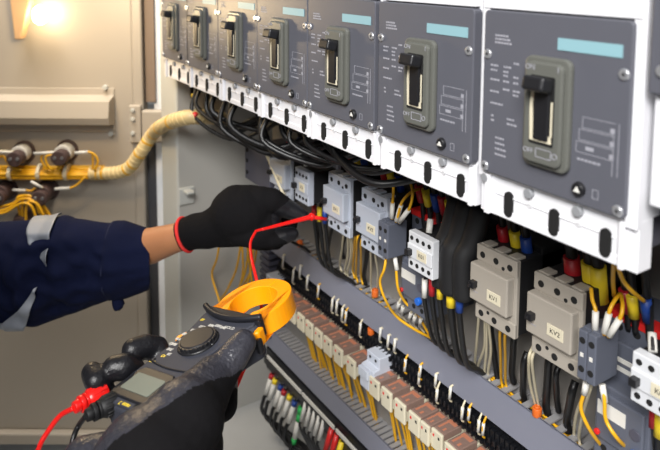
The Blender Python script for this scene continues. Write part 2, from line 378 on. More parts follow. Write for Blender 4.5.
# ================================================================ CONTACTORS
def make_contactor(light, txt=None):
    w, h, d = .0435, .065, YP-.40
    t = empty('contactor')
    mb = MB(); mb.box((0,0,0),(w,.004,h)); mb.box((0,-.001,h-.0135),(w,.002,h)); mb.box((0,-.001,0),(w,.002,.0125))
    mb.build('housing', light, t, .0008)
    mb = MB(); mb.box((.0006,.004,.001),(w-.0006,d,h-.001)); mb.box((.0006,.03,-.004),(w-.0006,d,h+.004)); mb.build('rear_body', M_['blackm'], t, .001)
    for k in range(3):
        mb = MB(); x = w*(.16+.34*k); mb.box((x-.0045,.0015,h-.0012),(x+.0045,.0125,h+.0012)); mb.build('terminal_shroud', light, t, .0006)
        mb = MB(); mb.cyl((x,-.0014,h-.0075),(x,.004,h-.0075), .0027, 14); mb.build('terminal_screw', M_['hole'], t)
        mb = MB(); mb.cyl((x,-.0014,.0062),(x,.004,.0062), .0027, 14); mb.build('terminal_screw', M_['hole'], t)
    mb = MB(); mb.cyl((w*.68,-.0014,h-.0108),(w*.68,.003,h-.0108), .0016, 12); mb.build('coil_screw', M_['hole'], t)
    mb = MB(); mb.cyl((w*.34,-.0014,.0098),(w*.34,.003,.0098), .0015, 12); mb.build('coil_screw', M_['hole'], t)
    mb = MB(); mb.box((-.0005,-.008,.0185),(w-.003,.001,.0505)); fc = mb.build('front_cover', light, t, .0012)
    mb = MB(); mb.box((.0028,-.0135,.0310),(.0085,-.0075,.0365)); mb.box((.0036,-.0150,.0320),(.0070,-.0075,.0352)); mb.build('position_indicator', M_['black'], fc, .0006)
    mb = MB(); mb.box((.0195,-.0086,.0255),(.0340,-.0079,.0345)); lb = mb.build('name_plate', M_['cream'], fc, .0002)
    if txt: text_mesh(txt, .0052, 'plate_lettering', M_['black'], fc, front(.0268,-.0087,.0298))
    mb = MB(); mb.box((.004,-.0083,.0265),(.0095,-.0079,.0269)); mb.build('printed_mark', M_['print_'], fc)
    return t
KV = mat('contactor_plastic_warm_light', s(156,149,139), .45, var=.03)  # same plastic as the paler contactors, warmer dimmer light put into the colour
KL = mat('contactor_plastic_cool_light', s(168,174,186), .45, var=.03)  # same plastic again, with the cooler light put into the colour
conts = [(-.3832,.40,-.298,KV,'KV1','warm grey contactor with name plate KV1, under the largest breaker, beside black heat-shrink cables'),
 (-.3228,.40,-.298,KV,'KV2','warm grey contactor with name plate KV2, with two-pole block at its right side'),
 (-.6160,.40,-.298,KL,'KV1','pale grey contactor whose lower terminal the red probe tip touches'),
 (-.5510,.40,-.298,KL,'KV2','pale grey contactor right of the probed one, a slate two-terminal block on its side'),
 (-.7470,.40,-.300,KL,'K1','farthest pale contactor, half hidden behind the cream wire above the upper glove'),
 (-.6780,.425,-.300,KL,'K2','small top of a pale contactor peeking out behind the far eight-screw relay')]
for x, y, z, m, tx, lb in conts:
    t = make_contactor(m, tx); t.location = (x, y, H+z); tag(t, lb, 'contactor', 'contactors on the mounting plate')
def aux_block(x, y, z, w, h, d, lb):
    t = empty('auxiliary_contact_block', (x,y,z), lb, 'contact block', 'slate auxiliary contact blocks')
    for k in range(2):
        x0 = k*w/2; mb = MB(); mb.box((x0+.0002,0,0),(x0+w/2-.0002,d,h)); o = mb.build('module', M_['darkgrey'], t, .0008)
        for zz in (h*.80, h*.22):
            mb = MB(); mb.cyl((x0+w/4,-.0004,zz),(x0+w/4,.001,zz), .0023, 14); mb.build('terminal_screw', M_['hole'], o)
        mb = MB(); mb.box((x0+w/4-.0012,-.0005,h*.47),(x0+w/4+.0012,.001,h*.55)); mb.build('status_window', M_['sleeve'], o)
        mb = MB(); mb.box((x0+.001,.004,h-.0003),(x0+w/2-.001,.012,h+.0010)); mb.build('terminal_shroud', M_['darkgrey'], o, .0004)
    return t
def small_relay(x, y, z, lb, txt, w=.045, h=.046, m=None, label_col='cream'):
    t = empty('auxiliary_contactor', (x,y,z), lb, 'contactor relay', 'small eight-screw contactor relays')
    m = m or M_['contactw']
    mb = MB(); mb.box((0,0,0),(w,.008,h)); mb.box((.0,-.0015,h*.32),(w,.001,h*.68)); mb.build('front_plate', m, t, .0008)
    mb = MB(); mb.box((.0008,.008,.001),(w-.0008,YP-y,h-.001)); mb.build('body', M_['blackm'], t, .001)
    for k in range(4):
        for zz in (h*.84, h*.16):
            X = w*(.14+.24*k); mb = MB(); mb.cyl((X,-.0005,zz),(X,.001,zz), .0021, 12); mb.build('terminal_screw', M_['hole'], t)
    mb = MB(); mb.box((.002,-.007,h*.40),(.0072,-.001,h*.56)); mb.build('position_indicator', M_['black'], t, .0006)
    mb = MB(); mb.box((w*.42,-.0021,h*.38),(w*.80,-.0014,h*.62)); mb.build('name_plate', M_['cream'], t)
    if txt: text_mesh(txt, .0050, 'plate_lettering', M_['black'], t, front(w*.61,-.0022,h*.5))
    return t
def overload(x, y, z, lb, w=.045, h=.06):
    t = empty('overload_relay', (x,y,z), lb, 'overload relay', 'thermal overload relays')
    mb = MB(); mb.prism([(0,0),(w,0),(w,h),(0,h)], 0, YP-y); mb.box((.003,-.003,h*.28),(w-.003,.001,h*.92)); mb.build('body', M_['darkgrey'], t, .0012)
    mb = MB(); mb.box((w*.10,-.0036,h*.62),(w*.62,-.0028,h*.80)); mb.build('paper_label', M_['sleeve'], t)
    mb = MB(); mb.cyl((w*.80,-.0030,h*.36),(w*.80,-.0070,h*.36), .0036, 18); mb.build('reset_button', M_['blue'], t, .0004)
    mb = MB(); mb.cyl((w*.12,-.0030,h*.36),(w*.12,-.0050,h*.36), .0022, 14); mb.build('stop_button', M_['red'], t, .0003)
    mb = MB(); mb.cyl((w*.80,-.0030,h*.62),(w*.80,-.0042,h*.62), .0040, 18); mb.build('current_dial', M_['base'], t, .0003)
    for k in range(3):
        mb = MB(); X = w*(.2+.3*k); mb.cyl((X,-.0005,h*.14),(X,.001,h*.14), .0024, 12); mb.build('terminal_screw', M_['hole'], t)
    return t
def starter(x, y, z, lb, w=.045, h=.07):
    t = empty('motor_starter', (x,y,z), lb, 'motor starter', 'motor starters with a red stripe')
    mb = MB(); mb.box((0,0,0),(w,YP-y,h)); mb.box((.0015,-.004,0),(w-.0015,0,h*.6)); mb.build('body', M_['darkgrey'], t, .001)
    MB().box((-.0002,-.0010,h-.005),(w+.0002,.012,h+.0008)).build('red_stripe', M_['red'], t, .0004)
    for k in range(3):
        mb = MB(); X = w*(.2+.3*k); mb.cyl((X,-.0005,h*.80),(X,.001,h*.80), .0030, 14); mb.build('terminal_screw', M_['hole'], t)
    for a in (.30,.16):
        MB().box((w*.25,-.0046,h*a),(w*.55,-.0038,h*(a+.07))).build('paper_label', M_['sleeve'], t)
    return t
aux_block(-.5072,.388,H-.287,.0165,.035,.024,'slate two-terminal contact block beside the pale contactor, two yellow wires looping out below')
aux_block(-.2724,.386,H-.287,.0145,.036,.026,'slate two-terminal contact block on the right side of the nearest KV2 contactor')
small_relay(-.4560,.385,H-.2795,'small white eight-screw relay in the middle of the row, above a blue reset button','K01',.0335,.0358)
small_relay(-.2312,.385,H-.2795,'small white eight-screw relay with name plate K03, at the right edge of the photo','K03',.0345,.0335)
small_relay(-.6680,.385,H-.2790,'small pale relay with eight screws, farthest of its kind, above the gloved fingers','K2',.0310,.0400, KL)
overload(-.4980,.412,H-.343,'slate overload relay with white label under the middle eight-screw relay',.040,.052)
overload(-.2740,.412,H-.355,'slate overload relay with white label and blue button, at lower right under the slate block',.042,.056)
starter(-.5050,.430,H-.298,'dark motor starter with red top stripe behind the middle eight-screw relay',.045,.050)
starter(-.2786,.430,H-.300,'dark motor starter with red top stripe behind the right-hand slate block',.046,.048)
t = empty('terminal_box', (-.838,.40,H-.303), 'dark grey box at the far left end of the contactor row, above the glove', 'terminal box')
MB().box((0,0,0),(.075,YP-.40,.050)).build('body', M_['base'], t, .0015)
for zz in (.011,.028,.043):
    mb = MB(); mb.cyl((.008,-.001,zz),(.008,.002,zz), .003, 12); mb.build('terminal_screw', M_['hole'], t)
t = empty('contactor_auxiliary', (-.741,.41,H-.236), 'pale top terminal strip behind the farthest contactor', 'contactor terminal')
bpy.data.objects.remove(t)
# ================================================================ WIRING DUCTS
def duct(x0, x1, zt, zb, name_lb, pitch=.0125, fw=.0062):
    t = empty('wiring_duct', ((x0+x1)/2, YP, H+zb), name_lb, 'wiring duct', 'slotted wiring ducts')
    T = Matrix.Translation(-Vector(t.location))
    mb = MB(); mb.box((x0,YD,H+zb),(x1,YD+.0016,H+zt)); mb.box((x0,YD,H+zt-.0012),(x1,YD+.0022,H+zt)); mb.box((x0,YD,H+zb),(x1,YD+.0022,H+zb+.0012))
    mb.bm.transform(T); mb.build('duct_cover', M_['duct'], t, .0006)
    mb = MB(); mb.box((x0,YP-.0012,H+zb+.002),(x1,YP,H+zt-.002))
    x = x0+.004
    while x < x1-.008:
        for zz in (zt-.0016, zb+.0016):
            mb.box((x,YD+.0022,H+zz-.0008),(x+fw,YP,H+zz+.0008))
        x += pitch
    mb.bm.transform(T); mb.build('slotted_body', M_['ductb'], t)
    return t
Z1T, Z1B = -.873*YD, -.955*YD
Z2T, Z2B = -1.237*YD, -1.305*YD
duct(-.855,.10,Z1T,Z1B,'upper grey slotted wiring duct with plain flat cover, running diagonally between contactors and relays')
duct(-.878,.05,Z2T,Z2B,'lower grey slotted wiring duct under the cream relays, its fingers catching the yellow wires', .0088, .0056)
t = empty('wiring_duct', (-.87,YP,H-.64), 'vertical dark slotted duct at the far left, partly hidden behind the yellow jaw', 'wiring duct', 'slotted wiring ducts')
T = Matrix.Translation(-Vector(t.location))
mb = MB(); z = -.57
while z < -.33:
    mb.box((-.886,YD-.004,H+z),(-.8545,YP,H+z+.0060)); z += .0105
mb.box((-.886,YP-.002,H-.57),(-.8545,YP,H-.33)); mb.box((-.886,YD+.004,H-.57),(-.884,YP,H-.33)); mb.bm.transform(T); mb.build('slotted_body', M_['base'], t, .0006)
rnd = random.Random(21)
for i in range(7):
    pts = []; x = -.82+.05*rnd.random(); zc = H+(Z1T+Z1B)/2
    while x < -.10:
        pts.append((x, .4585+rnd.uniform(-.003,.008), H+Z1T-.0035-rnd.uniform(0,.012))); x += .045
    wire('duct_wire', pts, .0013, M_['yellow'], 'yellow wire lying inside the upper duct, showing between its fingers', 'yellow wires inside the upper duct', n=6, sp=4)
for (u0, v0) in ((399,303),(403,307),(411,313),(415,316),(421,318)):
    a = P(u0, v0, .428); b_ = P(u0-2.5+(u0%3), v0+8, .440)
    o = wire('marker_wire', [a+Vector((.001,.004,.010)), a, b_, b_+Vector((-.002,.01,-.012))], .0011, M_['wirew'], 'short white sleeved wire below the overload relay with the blue button', 'sleeved wires below the middle overload relay', n=6, sp=4)
    MB().tube([a,b_], .0019, 8).build('marker_sleeve', M_['sleeve'], o)
# ================================================================ RELAYS
def make_relay():
    w, h, d = .0180, .0222, .045
    t = empty('plug_in_relay')
    mb = MB(); mb.box((0,0,0),(w,.0035,h)); mb.box((.001,.0035,.002),(w-.001,d-.008,h-.004)); mb.build('socket', M_['cream'], t, .0012)
    for x, m in ((.0045,M_['red']),(.0130,M_['hole'])):
        mb = MB(); mb.box((x-.0011,-.0004,h-.0072),(x+.0013,.001,h-.0045)); mb.build('indicator_window', m, t)
    mb = MB(); mb.box((.0006,.0035,h-.008),(w-.0006,.0285,h+.0002)); c = mb.build('relay_case', M_['relaytop'], t, .0008)
    mb = MB()
    for k in range(2): mb.box((.003+.007*k,.007,h+.0002),(.0055+.007*k,.012 + .010*(1-k),h+.00035))
    mb.box((.002,.0205,h+.0002),(w-.003,.0255,h+.0003)); mb.build('case_print', M_['relaymark'], c)
    return t
r0 = make_relay(); YR = .430
A = [-1.940,-1.886,-1.833,-1.780,-1.724,-1.672,-1.619,-1.568,-1.511,-1.447]
B = [-1.338,-1.285,-1.230,-1.175,-1.130,-1.101,-1.045,-.992,-.94]
first = True
for gi, row_ in enumerate((A, B)):
    for i, tx in enumerate(row_):
        o = r0 if first else copy_tree(r0); first = False
        o.location = (tx*YR, YR if not (gi==1 and i==5) else YR+.004, H-1.0905*YR-.0222)
        if gi == 1 and i == 4: o.scale = (.72,1,1)
        if gi == 1 and i == 5: o.scale = (.9,1,.93)
        if gi == 0:
            lb = 'cream relay with brown case, %s to the left of the stepped grey fuse holder' % ORD[len(A)-1-i]
        else: lb = 'cream relay with orange-printed case, %s to the right of the stepped grey fuse holder' % ORD[i]
        tag(o, lb, 'relay', 'plug-in relays above the lower duct')
# remove the words nothing in view: relays outside the frame are not built
def fuse_holder(x, w, zt, lb, low=True):
    t = empty('fuse_holder', (x,.44,H+zt), lb, 'fuse holder', 'pale blue-grey fuse holders')
    mb = MB(); mb.prism([(0,0),(0,-.0125),(-.008,-.0140),(-.008,-.028),(.030,-.028),(.030,0)], 0, w, 'x'); mb.build('body', M_['fuse'], t, .0010)
    for k in (.28,.72):
        mb = MB(); mb.cyl((w*k,-.0004,-.0055),(w*k,.002,-.0055), .0018, 12); mb.build('terminal_screw', M_['hole'], t)
    if low:
        mb = MB(); mb.box((.0005,-.013,-.026),(w-.006,-.008,-.0150)); mb.build('carrier', M_['fuse'], t, .0008)
        mb = MB(); mb.box((.0005,-.010,-.040),(w-.007,-.0,-.027)); mb.build('lower_foot', M_['fuse'], t, .0008)
    return t
fuse_holder(-.5935,.0245,-1.022*.44,'stepped pale grey fuse holder standing between the two runs of cream relays')
fuse_holder(-.8510,.0260,-1.050*.44,'pale grey fuse holder at the far end of the relay row, above the yellow jaw', False)
# black terminal blocks behind the relays
def make_term():
    t = MB(); t.box((0,.006,0),(.0052,.0185,.026)); t.box((.0003,.0,.0115),(.0048,.007,.0245)); t.box((.0003,.002,.001),(.0048,.007,.009)); t.box((.0014,-.002,.0030),(.0038,.002,.0065)); t.box((.0014,-.004,.0130),(.0038,.0,.0185))
    return t.build('terminal_block', M_['terminal'], None, .0004)
t0 = make_term(); x = -.842; n = 0
while x < -.34:
    o = t0 if n == 0 else t0.copy()
    if n: C.objects.link(o)
    o.location = (x, .4560, H-.4680); tag(o, 'black terminal block in the long ribbed strip between the upper duct and the relays', 'terminal block', 'black terminal blocks on the relay rail')
    x += .0062; n += 1
o = MB().box((-.86,.470,H-.470),(-.33,YP,H-.440)).build('din_rail', M_['steel'], None, .0005); tag(o, 'steel mounting rail behind the strip of black terminal blocks', 'rail')
# ================================================================ BOTTOM TERMINAL RAIL
def bottom_rail():
    t = empty('bottom_terminal_rail', (-.5,YP,H-.63), 'black terminal rail with a thin white marker strip, running below the lower duct', 'terminal rail')
    T = Matrix.Translation(-Vector(t.location))
    mb = MB(); mb.box((-.875,.452,H-.628),(-.20,YP,H-.594)); mb.box((-.875,.448,H-.619),(-.20,.453,H-.608)); mb.bm.transform(T); mb.build('terminal_body', M_['terminal'], t, .0008)
    xs = [(-1.92,-1.69),(-1.683,-1.50),(-1.49,-1.30)]
    for a, b_ in xs:
        mb = MB(); mb.box((a*.448,.4455,H-.6035),(b_*.448,.4478,H-.5985)); mb.bm.transform(T); mb.build('marker_strip', M_['sleeve'], t, .0004)
bottom_rail()
tops = [(272,374,'red'),(275.5,379,'yellows'),(281,385,'blue'),(284.5,390,'red'),(290,395,'yellows'),(295,401,'blue'),(301,407,'green')]
cn = {'red':'red','yellows':'yellow','blue':'blue','green':'green'}
nth = {}
for i, (u, v, c) in enumerate(tops):
    a = P(u, v, .447); L = (a - O); k = .031 if c != 'green' else .045
    b_ = a + Vector((-.0025,-.009,-k))
    nth[c] = nth.get(c, 0)+1
    lb = {0:'black cable with red collar, leftmost of the hanging sleeved cables under the bottom rail',1:'black cable with yellow collar, left of the first blue-collared one, under the bottom rail',
          2:'black cable with blue collar, left one of the two blue, under the bottom rail',3:'black cable with red collar, between blue and yellow collared cables under the bottom rail',
          4:'black cable with yellow collar and long white sleeve, right one of the two yellow',5:'black cable with blue collar and white sleeve, right one of the two blue',
          6:'cable with long green and white sleeve hanging under the bottom rail'}[i]
    c0 = b_ + Vector((-.001,-.004,-.008)); fl = ZF+.004
    end = Vector((a.x+.035, .455, fl+.02))
    mid = Vector((a.x+.004, .43, max(fl, c0.z-.016)))
    o = wire('sleeved_cable', [a+Vector((0,.004,.004)), a*.5+b_*.5, b_, c0, mid, end, end+Vector((.06,.005,.006))], .0028, M_['cable'], lb, 'sleeved cables under the bottom rail', 'cable')
    q0 = a; q1 = a+(b_-a)*.22
    MB().tube([q0,q1], .0040, 12).build('colour_collar', M_[{'red':'redc','blue':'bluec'}.get(c,c)], o)
    if c == 'green':
        MB().tube([q1,a+(b_-a)*.45], .0038, 12).build('green_band', M_['green'], o); MB().tube([a+(b_-a)*.45,b_], .0036, 12).build('marker_sleeve', M_['sleeve'], o)
        MB().tube([b_,b_+(b_-a)*.18], .0038, 12).build('green_band', M_['green'], o)
    else: MB().tube([q1,b_], .0037, 12).build('marker_sleeve', M_['sleeve'], o)
ww = [306,310.5,315,319.5,324]
for i, u in enumerate(ww):
    a = P(u, 402+(u-306)*1.0, .450); b_ = a+Vector((-.003,-.006,-.028))
    o = wire('sleeved_cable', [a,(a+b_)/2,b_,b_+Vector((.004,-.002,-.012)),Vector((a.x+.05,.455,ZF+.02))], .0018, M_['cable'], 'thin cable in plain white sleeve, packed in the run right of the green one', 'plain white sleeved cables', 'cable')
    MB().tube([a,b_], .0029, 10).build('marker_sleeve', M_['sleeve'], o)
for i, (u, v, c, lb) in enumerate(((332,428,'red','red sleeved cable, left one of the red pair at the bottom edge'),(337,434,'red','red sleeved cable, right one of the red pair at the bottom edge'),(342,441,'yellows','yellow sleeved cable at the bottom edge, right of the red pair'))):
    a = P(u, v, .448); b_ = a+Vector((-.003,-.008,-.030))
    o = wire('sleeved_cable', [a,(a+b_)/2,b_,b_+Vector((.01,0,-.02))], .0024, M_['cable'], lb, 'coloured sleeved cables at the bottom edge', 'cable')
    MB().tube([a,b_], .0038, 10).build('marker_sleeve', M_[c], o)
# ================================================================ RELAY WIRES
rnd = random.Random(11)
for gi, row_ in enumerate((A, B)):
    for i, tx in enumerate(row_):
        if gi == 0 and i < 3: continue
        for k in range(3):
            x0 = tx*YR + .003+.006*k; z0 = H-1.0905*YR-.0220
            xe = x0 + rnd.uniform(-.002,.005); ze = H+Z2T-.001
            ye = rnd.uniform(.465,.471)
            wire('relay_wire', [(x0,YR+.022,z0+.006),(x0+rnd.uniform(-.001,.001),YR+.023,z0-.012),((x0+xe)/2,YR+.029,(z0+ze)/2+.002),(xe,ye,ze),(xe-.001,ye+.003,ze-.014)], .0014, M_['yellow'],
                 'thin yellow wire dropping from a cream relay into the lower slotted duct', 'yellow wires under the relays', n=6, sp=4)
# marker-sleeved wires hanging from the upper duct
hang = [(283,262),(293,277),(300,272),(307,283),(318,292),(332,306),(336.5,308),(342,315),(345.5,318),(360,330),(380,335),(388,342),(394.5,346),(405,366),(420,372),(419,379),(435.5,381),(436.7,396),(450,394),(462,414),(468.7,415),(478.5,427),(483,430)]
yel = {4,8,13,14,20,22}
for i, (u, v) in enumerate(hang):
    a = P(u+.6, v-7, .4480); zt = H+Z1B+.006
    b_ = P(u-.4, v+5, .4480)
    m = M_['yellow'] if i in yel else M_['wirew']
    o = wire('marker_wire', [(a.x, .456, zt), a, b_, b_+Vector((0,.003,-.004))], .0011, m, ('yellow' if i in yel else 'cream')+' wire with white marker sleeve, hanging from the upper duct to the terminal strip',
        ('yellow' if i in yel else 'cream')+' marker wires under the upper duct', n=6, sp=4)
    MB().tube([a,b_], .0016, 8).build('marker_sleeve', M_['sleeve'], o)
# ================================================================ CONTACTOR WIRING
def drop(u0, v0, u1, v1, m, lb, grp, r=.0013, y0=.412, y1=.459, bow=0):
    a = P(u0, v0, y0); b_ = P(u1, v1, y1); c = (a+b_)/2+Vector((bow,0,0)); 
    return wire('control_wire', [a+Vector((0,.004,.008)), a, c, b_, b_+Vector((0,.003,-.012))], r, m, lb, grp, n=8)
W, Y = M_['wirew'], M_['yellow']
for (u0,v0,u1,v1,bow) in ((344,232,340,264,0),(348,234,345,270,.003),(350,235,347.5,272,.005),(352,236,352,268,.002)):
    drop(u0,v0,u1,v1,W,'cream wire dropping from the probed contactor into the upper duct','cream wires under the probed contactor', bow=bow)
for (u0,v0,u1,v1,bow) in ((371,248,371,286,0),(375,252,377.5,288,.003)):
    drop(u0,v0,u1,v1,W,'cream wire dropping from the second near contactor, beside the yellow loops','cream wires under the contactor right of the probe', bow=bow)
for (u0,v0,u1,v1,bow) in ((357,240,356,274,0),(361,243,361,276,0),(355,238,353,270,0)):
    drop(u0,v0,u1,v1,Y,'yellow wire dropping between the probed contactor and its right neighbour','yellow wires between the pale contactors', bow=bow)
for (u0,v0,u1,v1,bow) in ((479,317,475,362,0),(485,320,478,366,.004),(487,322,484.5,372,.001),(489,324,488,372,.003)):
    drop(u0,v0,u1,v1,W,'cream wire dropping from the warm grey contactor KV1 into the upper duct','cream wires under contactor KV1', bow=bow)
for (u0,v0,u1,v1,bow) in ((500,333,501,378,0),(505,336,505.5,380,0)):
    drop(u0,v0,u1,v1,Y,'yellow wire dropping at the right of contactor KV1','yellow wires right of contactor KV1', bow=bow)
for (u0,v0,u1,v1,bow) in ((529,358,536,408,-.003),(532,360,539,408,-.001)):
    drop(u0,v0,u1,v1,W,'cream wire dropping from contactor KV2 onto the orange clip','cream wires under contactor KV2', bow=bow)
for (u0,v0,u1,v1,bow) in ((585,392,574,432,-.002),(589,393,579,436,-.001)):
    drop(u0,v0,u1,v1,W,'cream wire dropping below the right-hand slate block','cream wires under the right slate block', bow=bow)
for (u0,v0,u1,v1,r) in ((514,338,512,372,.0030),(524,362,523,392,.0030),(549,362,546,404,.0034),(556,375,557,400,.0026),(572,392,567,420,.0034),(490,322,496,368,.0028),(346,226,342,250,.0026),(368,246,364,276,.0026),(331,232,326,262,.0022),(318,222,318,258,.0022)):
    o = drop(u0,v0,u1,v1,M_['cable'],'black cable running down behind the contactors into the upper duct','black cables below the contactors', r=r, y0=.445, y1=.462); o.name = 'power_cable'; o['category'] = 'cable'
for (u, v, y, lb) in ((537,411.5,.4535,'orange clip on the upper duct edge, below contactor KV2'),(375,293,.4535,'orange clip on the upper duct edge, below the slate block with yellow loops'),(300,244,.4535,'orange clip on the upper duct edge, below the red probe'),(371,331,.458,'orange clip peeking out under the upper duct, above the fuse holder')):
    q = P(u, v, y); mb = MB(); mb.cyl(q+Vector((0,0,-.004)), q+Vector((0,0,.004)), .0042, 16); mb.cyl(q+Vector((0,0,.004)), q+Vector((0,0,.0055)), .0028, 16)
    o = mb.build('wire_clip', M_['orange'], None, .0006); tag(o, lb, 'clip', 'orange wire clips')
def sleeved(pts, m, lb, grp, sl=None, r=.0014, slr=.0023):
    o = wire('control_wire', pts, r, m, lb, grp)
    if sl: MB().tube(sl, slr, 10).build('marker_sleeve', M_['sleeve'], o)
    return o
yb = .384
# loops below the slate block of the second pale contactor
sleeved([P(386,259,.395),P(384,270,.392),P(380,282,.392),P(385,299,.395),P(396,316,.41),P(414,329,.425),P(431,338,.445),P(436,342,.462)], Y, 'yellow wire in a wide loop below the slate block, left one of two', 'yellow loops below the slate block')
sleeved([P(394,257,.400),P(396,268,.400),P(398,288,.400),P(405,302,.41),P(416,312,.42),P(422,322,.435),P(431,338,.447),P(434,343,.462)], Y, 'yellow wire in a loop below the slate block, right one of two', 'yellow loops below the slate block', [P(394.5,256,.400),P(397,270,.400)])
sleeved([P(586,384,.395),P(584,393,.395),P(581,409,.395),P(590,430,.40),P(604,449,.42),P(615,462,.45)], Y, 'yellow wire curving below the right slate block, left one of two', 'yellow loops at lower right', [P(586.5,382,.395),P(584,394,.395)])
sleeved([P(602,386,.400),P(604.5,400,.398),P(606,420,.398),P(617,438,.40),P(629,450,.42),P(638,460,.45)], Y, 'yellow wire curving over the right overload relay, right one of two', 'yellow loops at lower right', [P(602,384,.400),P(605,402,.399)])
# wires into the slate blocks from above
sleeved([P(394.4,178,.405),P(393.4,190,.396),P(392.6,203,.395),P(392,219,.395)], Y, 'yellow sleeved wire into the middle slate block, left of three', 'sleeved wires into the middle slate block', [P(392.7,203,.395),P(391.8,218,.395)])
sleeved([P(419,189,.42),P(410,193,.405),P(402,202,.398),P(399,212,.395),P(396,222,.395)], Y, 'yellow sleeved wire into the middle slate block, middle of three', 'sleeved wires into the middle slate block', [P(401,205,.397),P(396.3,221,.395)])
sleeved([P(409,180,.405),P(412,188,.400),P(412.5,196,.398),P(409,209,.396),P(399,223,.396)], Y, 'yellow sleeved wire into the middle slate block, right of three', 'sleeved wires into the middle slate block', [P(408.5,210,.396),P(399.4,222,.396)])
sleeved([P(591,288,.400),P(592.5,300,.396),P(595.6,311,.394),P(595,332,.393)], Y, 'yellow sleeved wire into the right slate block, left of three', 'sleeved wires into the right slate block', [P(595.6,311,.394),P(595,331,.393)])
sleeved([P(620,294,.41),P(615,300,.402),P(609.5,311,.396),P(604,335,.394)], Y, 'yellow sleeved wire into the right slate block, middle of three', 'sleeved wires into the right slate block', [P(609,313,.396),P(604,333,.394)])
sleeved([P(621,294,.412),P(622.5,306,.402),P(620,318,.398),P(608,337,.395)], Y, 'yellow sleeved wire into the right slate block, right of three', 'sleeved wires into the right slate block', [P(619.6,319,.398),P(609,336,.395)])
sleeved([P(614,262,.36),P(613,278,.38),P(614,296,.41)], Y, 'yellow wire just under the nearest breaker, running straight down', 'yellow wires under the nearest breaker')
sleeved([P(618,268,.36),P(624,282,.38),P(634,293,.39),P(644,301,.41)], Y, 'yellow wire slanting right under the corner of the nearest breaker', 'yellow wires under the nearest breaker')
sleeved([P(652,300,.43),P(652,330,.40),P(653,350,.39)], M_['blackm'], 'white sleeved wire dropping into the relay K03 at the right edge', 'sleeved relay wires', [P(652,333,.398),P(653,352,.392)], .0012, .0028)
sleeved([P(432,212,.43),P(430,222,.41),P(428,234,.40)], M_['blackm'], 'white sleeved wire into the middle eight-screw relay', 'sleeved relay wires', [P(430.5,219,.402),P(429,233,.398)], .0012, .0030)
sleeved([P(307,152,.43),P(306,160,.41),P(304,172,.40)], M_['blackm'], 'white sleeved wire into the farthest eight-screw relay', 'sleeved relay wires', [P(308,158,.402),P(305,168,.398)], .0012, .0026)
# cream wire leaning across the far contactor
sleeved([P(263,146,.40),P(269,160,.395),P(279,184,.392),P(286,200,.395)], W, 'cream wire leaning down in front of the farthest contactor', 'leaning wire', None, .0022)
# phase conductors with coloured collars, from breakers down into the contactor row
ph = [(351,162,'red'),(359,166,'yellows'),(366,169,'blue'),(385,178,'red'),(392,181,'yellows'),(400.5,186,'blue'),(421,196,'red'),(428,200,'yellows'),(436.6,205,'blue'),(444,208,'red'),(451,212,'yellows'),
      (504.5,240,'red'),(517,245,'yellows'),(528,251,'blue'),(574,276,'red'),(592,282,'yellows'),(600,286,'yellows'),(626.7,303,'red'),(634,308,'yellows'),(648,312,'blue'),(290,143,'red'),(302,147,'blue')]
wh = ['second gap','second gap','second gap']
for i, (u, v, c) in enumerate(ph):
    big = 1.6 if 570 < u < 610 else 1.2 if 500 < u < 570 else 1.0; v -= 3
    y = .425; q = P(u, v, y); r = .0034*big
    up = Vector((q.x, .385, H-.150)); dn_ = Vector((q.x-.001, .432, H-.262))
    if u < 310: up = Vector((q.x+.004,.40,H-.15))
    where = 'above the probed contactor' if u < 370 else 'above the contactor right of the probe' if u < 405 else 'above the middle eight-screw relay' if u < 440 else 'by the black heat-shrink cables' if u < 470 else 'above contactor KV1' if u < 535 else 'above contactor KV2' if u < 610 else 'above the relay K03'
    if u < 310: where = 'among the black cable loops at far left'
    extra = ' right of the other yellow one' if u == 600 else ''
    o = wire('phase_cable', [up, Vector((q.x,.41,(up.z+q.z)/2+.01)), q, dn_], r*.85, M_['cable'], 'black power cable with %s collar %s%s' % (cn[c], where, extra), 'power cables with coloured collars', 'cable')
    L = .016*big
    MB().tube([q+Vector((0,-.004,L*.55)), q+Vector((0,.001,-L*.55))], r*1.15, 14).build('colour_collar', M_[{'red':'redc','blue':'bluec'}.get(c,c)], o)
ph2 = [(424.6,288,'sleeve',.0030),(432,286,'red',.0034),(440,289,'yellows',.0034),(451,297,'yellows',.0046),(459.5,302,'blue',.0038),(314,212,'red',.0034),(319.5,214,'yellows',.0032),(325,216,'blue',.0032),(282,204,'red',.0028),(648,418,'sleeve',.0030),(654,414,'red',.0038),(660,424,'yellows',.0040)]
for i, (u, v, c, r) in enumerate(ph2):
    q = P(u, v, .402 if 420 < u < 470 else .415); L = .018
    where = 'above the glove-held probe' if 300 < u < 340 else 'under the far relay' if u < 300 else 'at the lower right corner under relay K03' if u > 600 else 'under the middle relay'
    cc = 'white' if c == 'sleeve' else cn[c]
    if u == 451: cc = 'thick yellow'
    e_ = Vector((q.x+.010, .462, H+Z1T-.012)); 
    pts = [q+Vector((0,.003,L)), q, q+Vector((-.001,.002,-.018)), Vector((q.x-.006,.43,H+Z1T+.020)), Vector((q.x+.002,.452,H+Z1T+.004)), e_]
    if 420 < u < 470: pts[3] = Vector((q.x-.012,.425,H+Z1T+.026)); pts[4] = Vector((q.x-.020,.450,H+Z1T+.006)); pts[5] = Vector((q.x-.022,.466,H+Z1T-.01))
    o = wire('power_cable', pts, r*.72, M_['cable'], 'black cable with %s collar leaving downward %s' % (cc, where), 'collared cables leaving downward', 'cable')
    MB().tube([q+Vector((0,0,L*.5)), q+Vector((0,.0,-L*.5))], r*.92, 14).build('colour_collar', M_[{'red':'redc','blue':'bluec'}.get(c,c)], o)
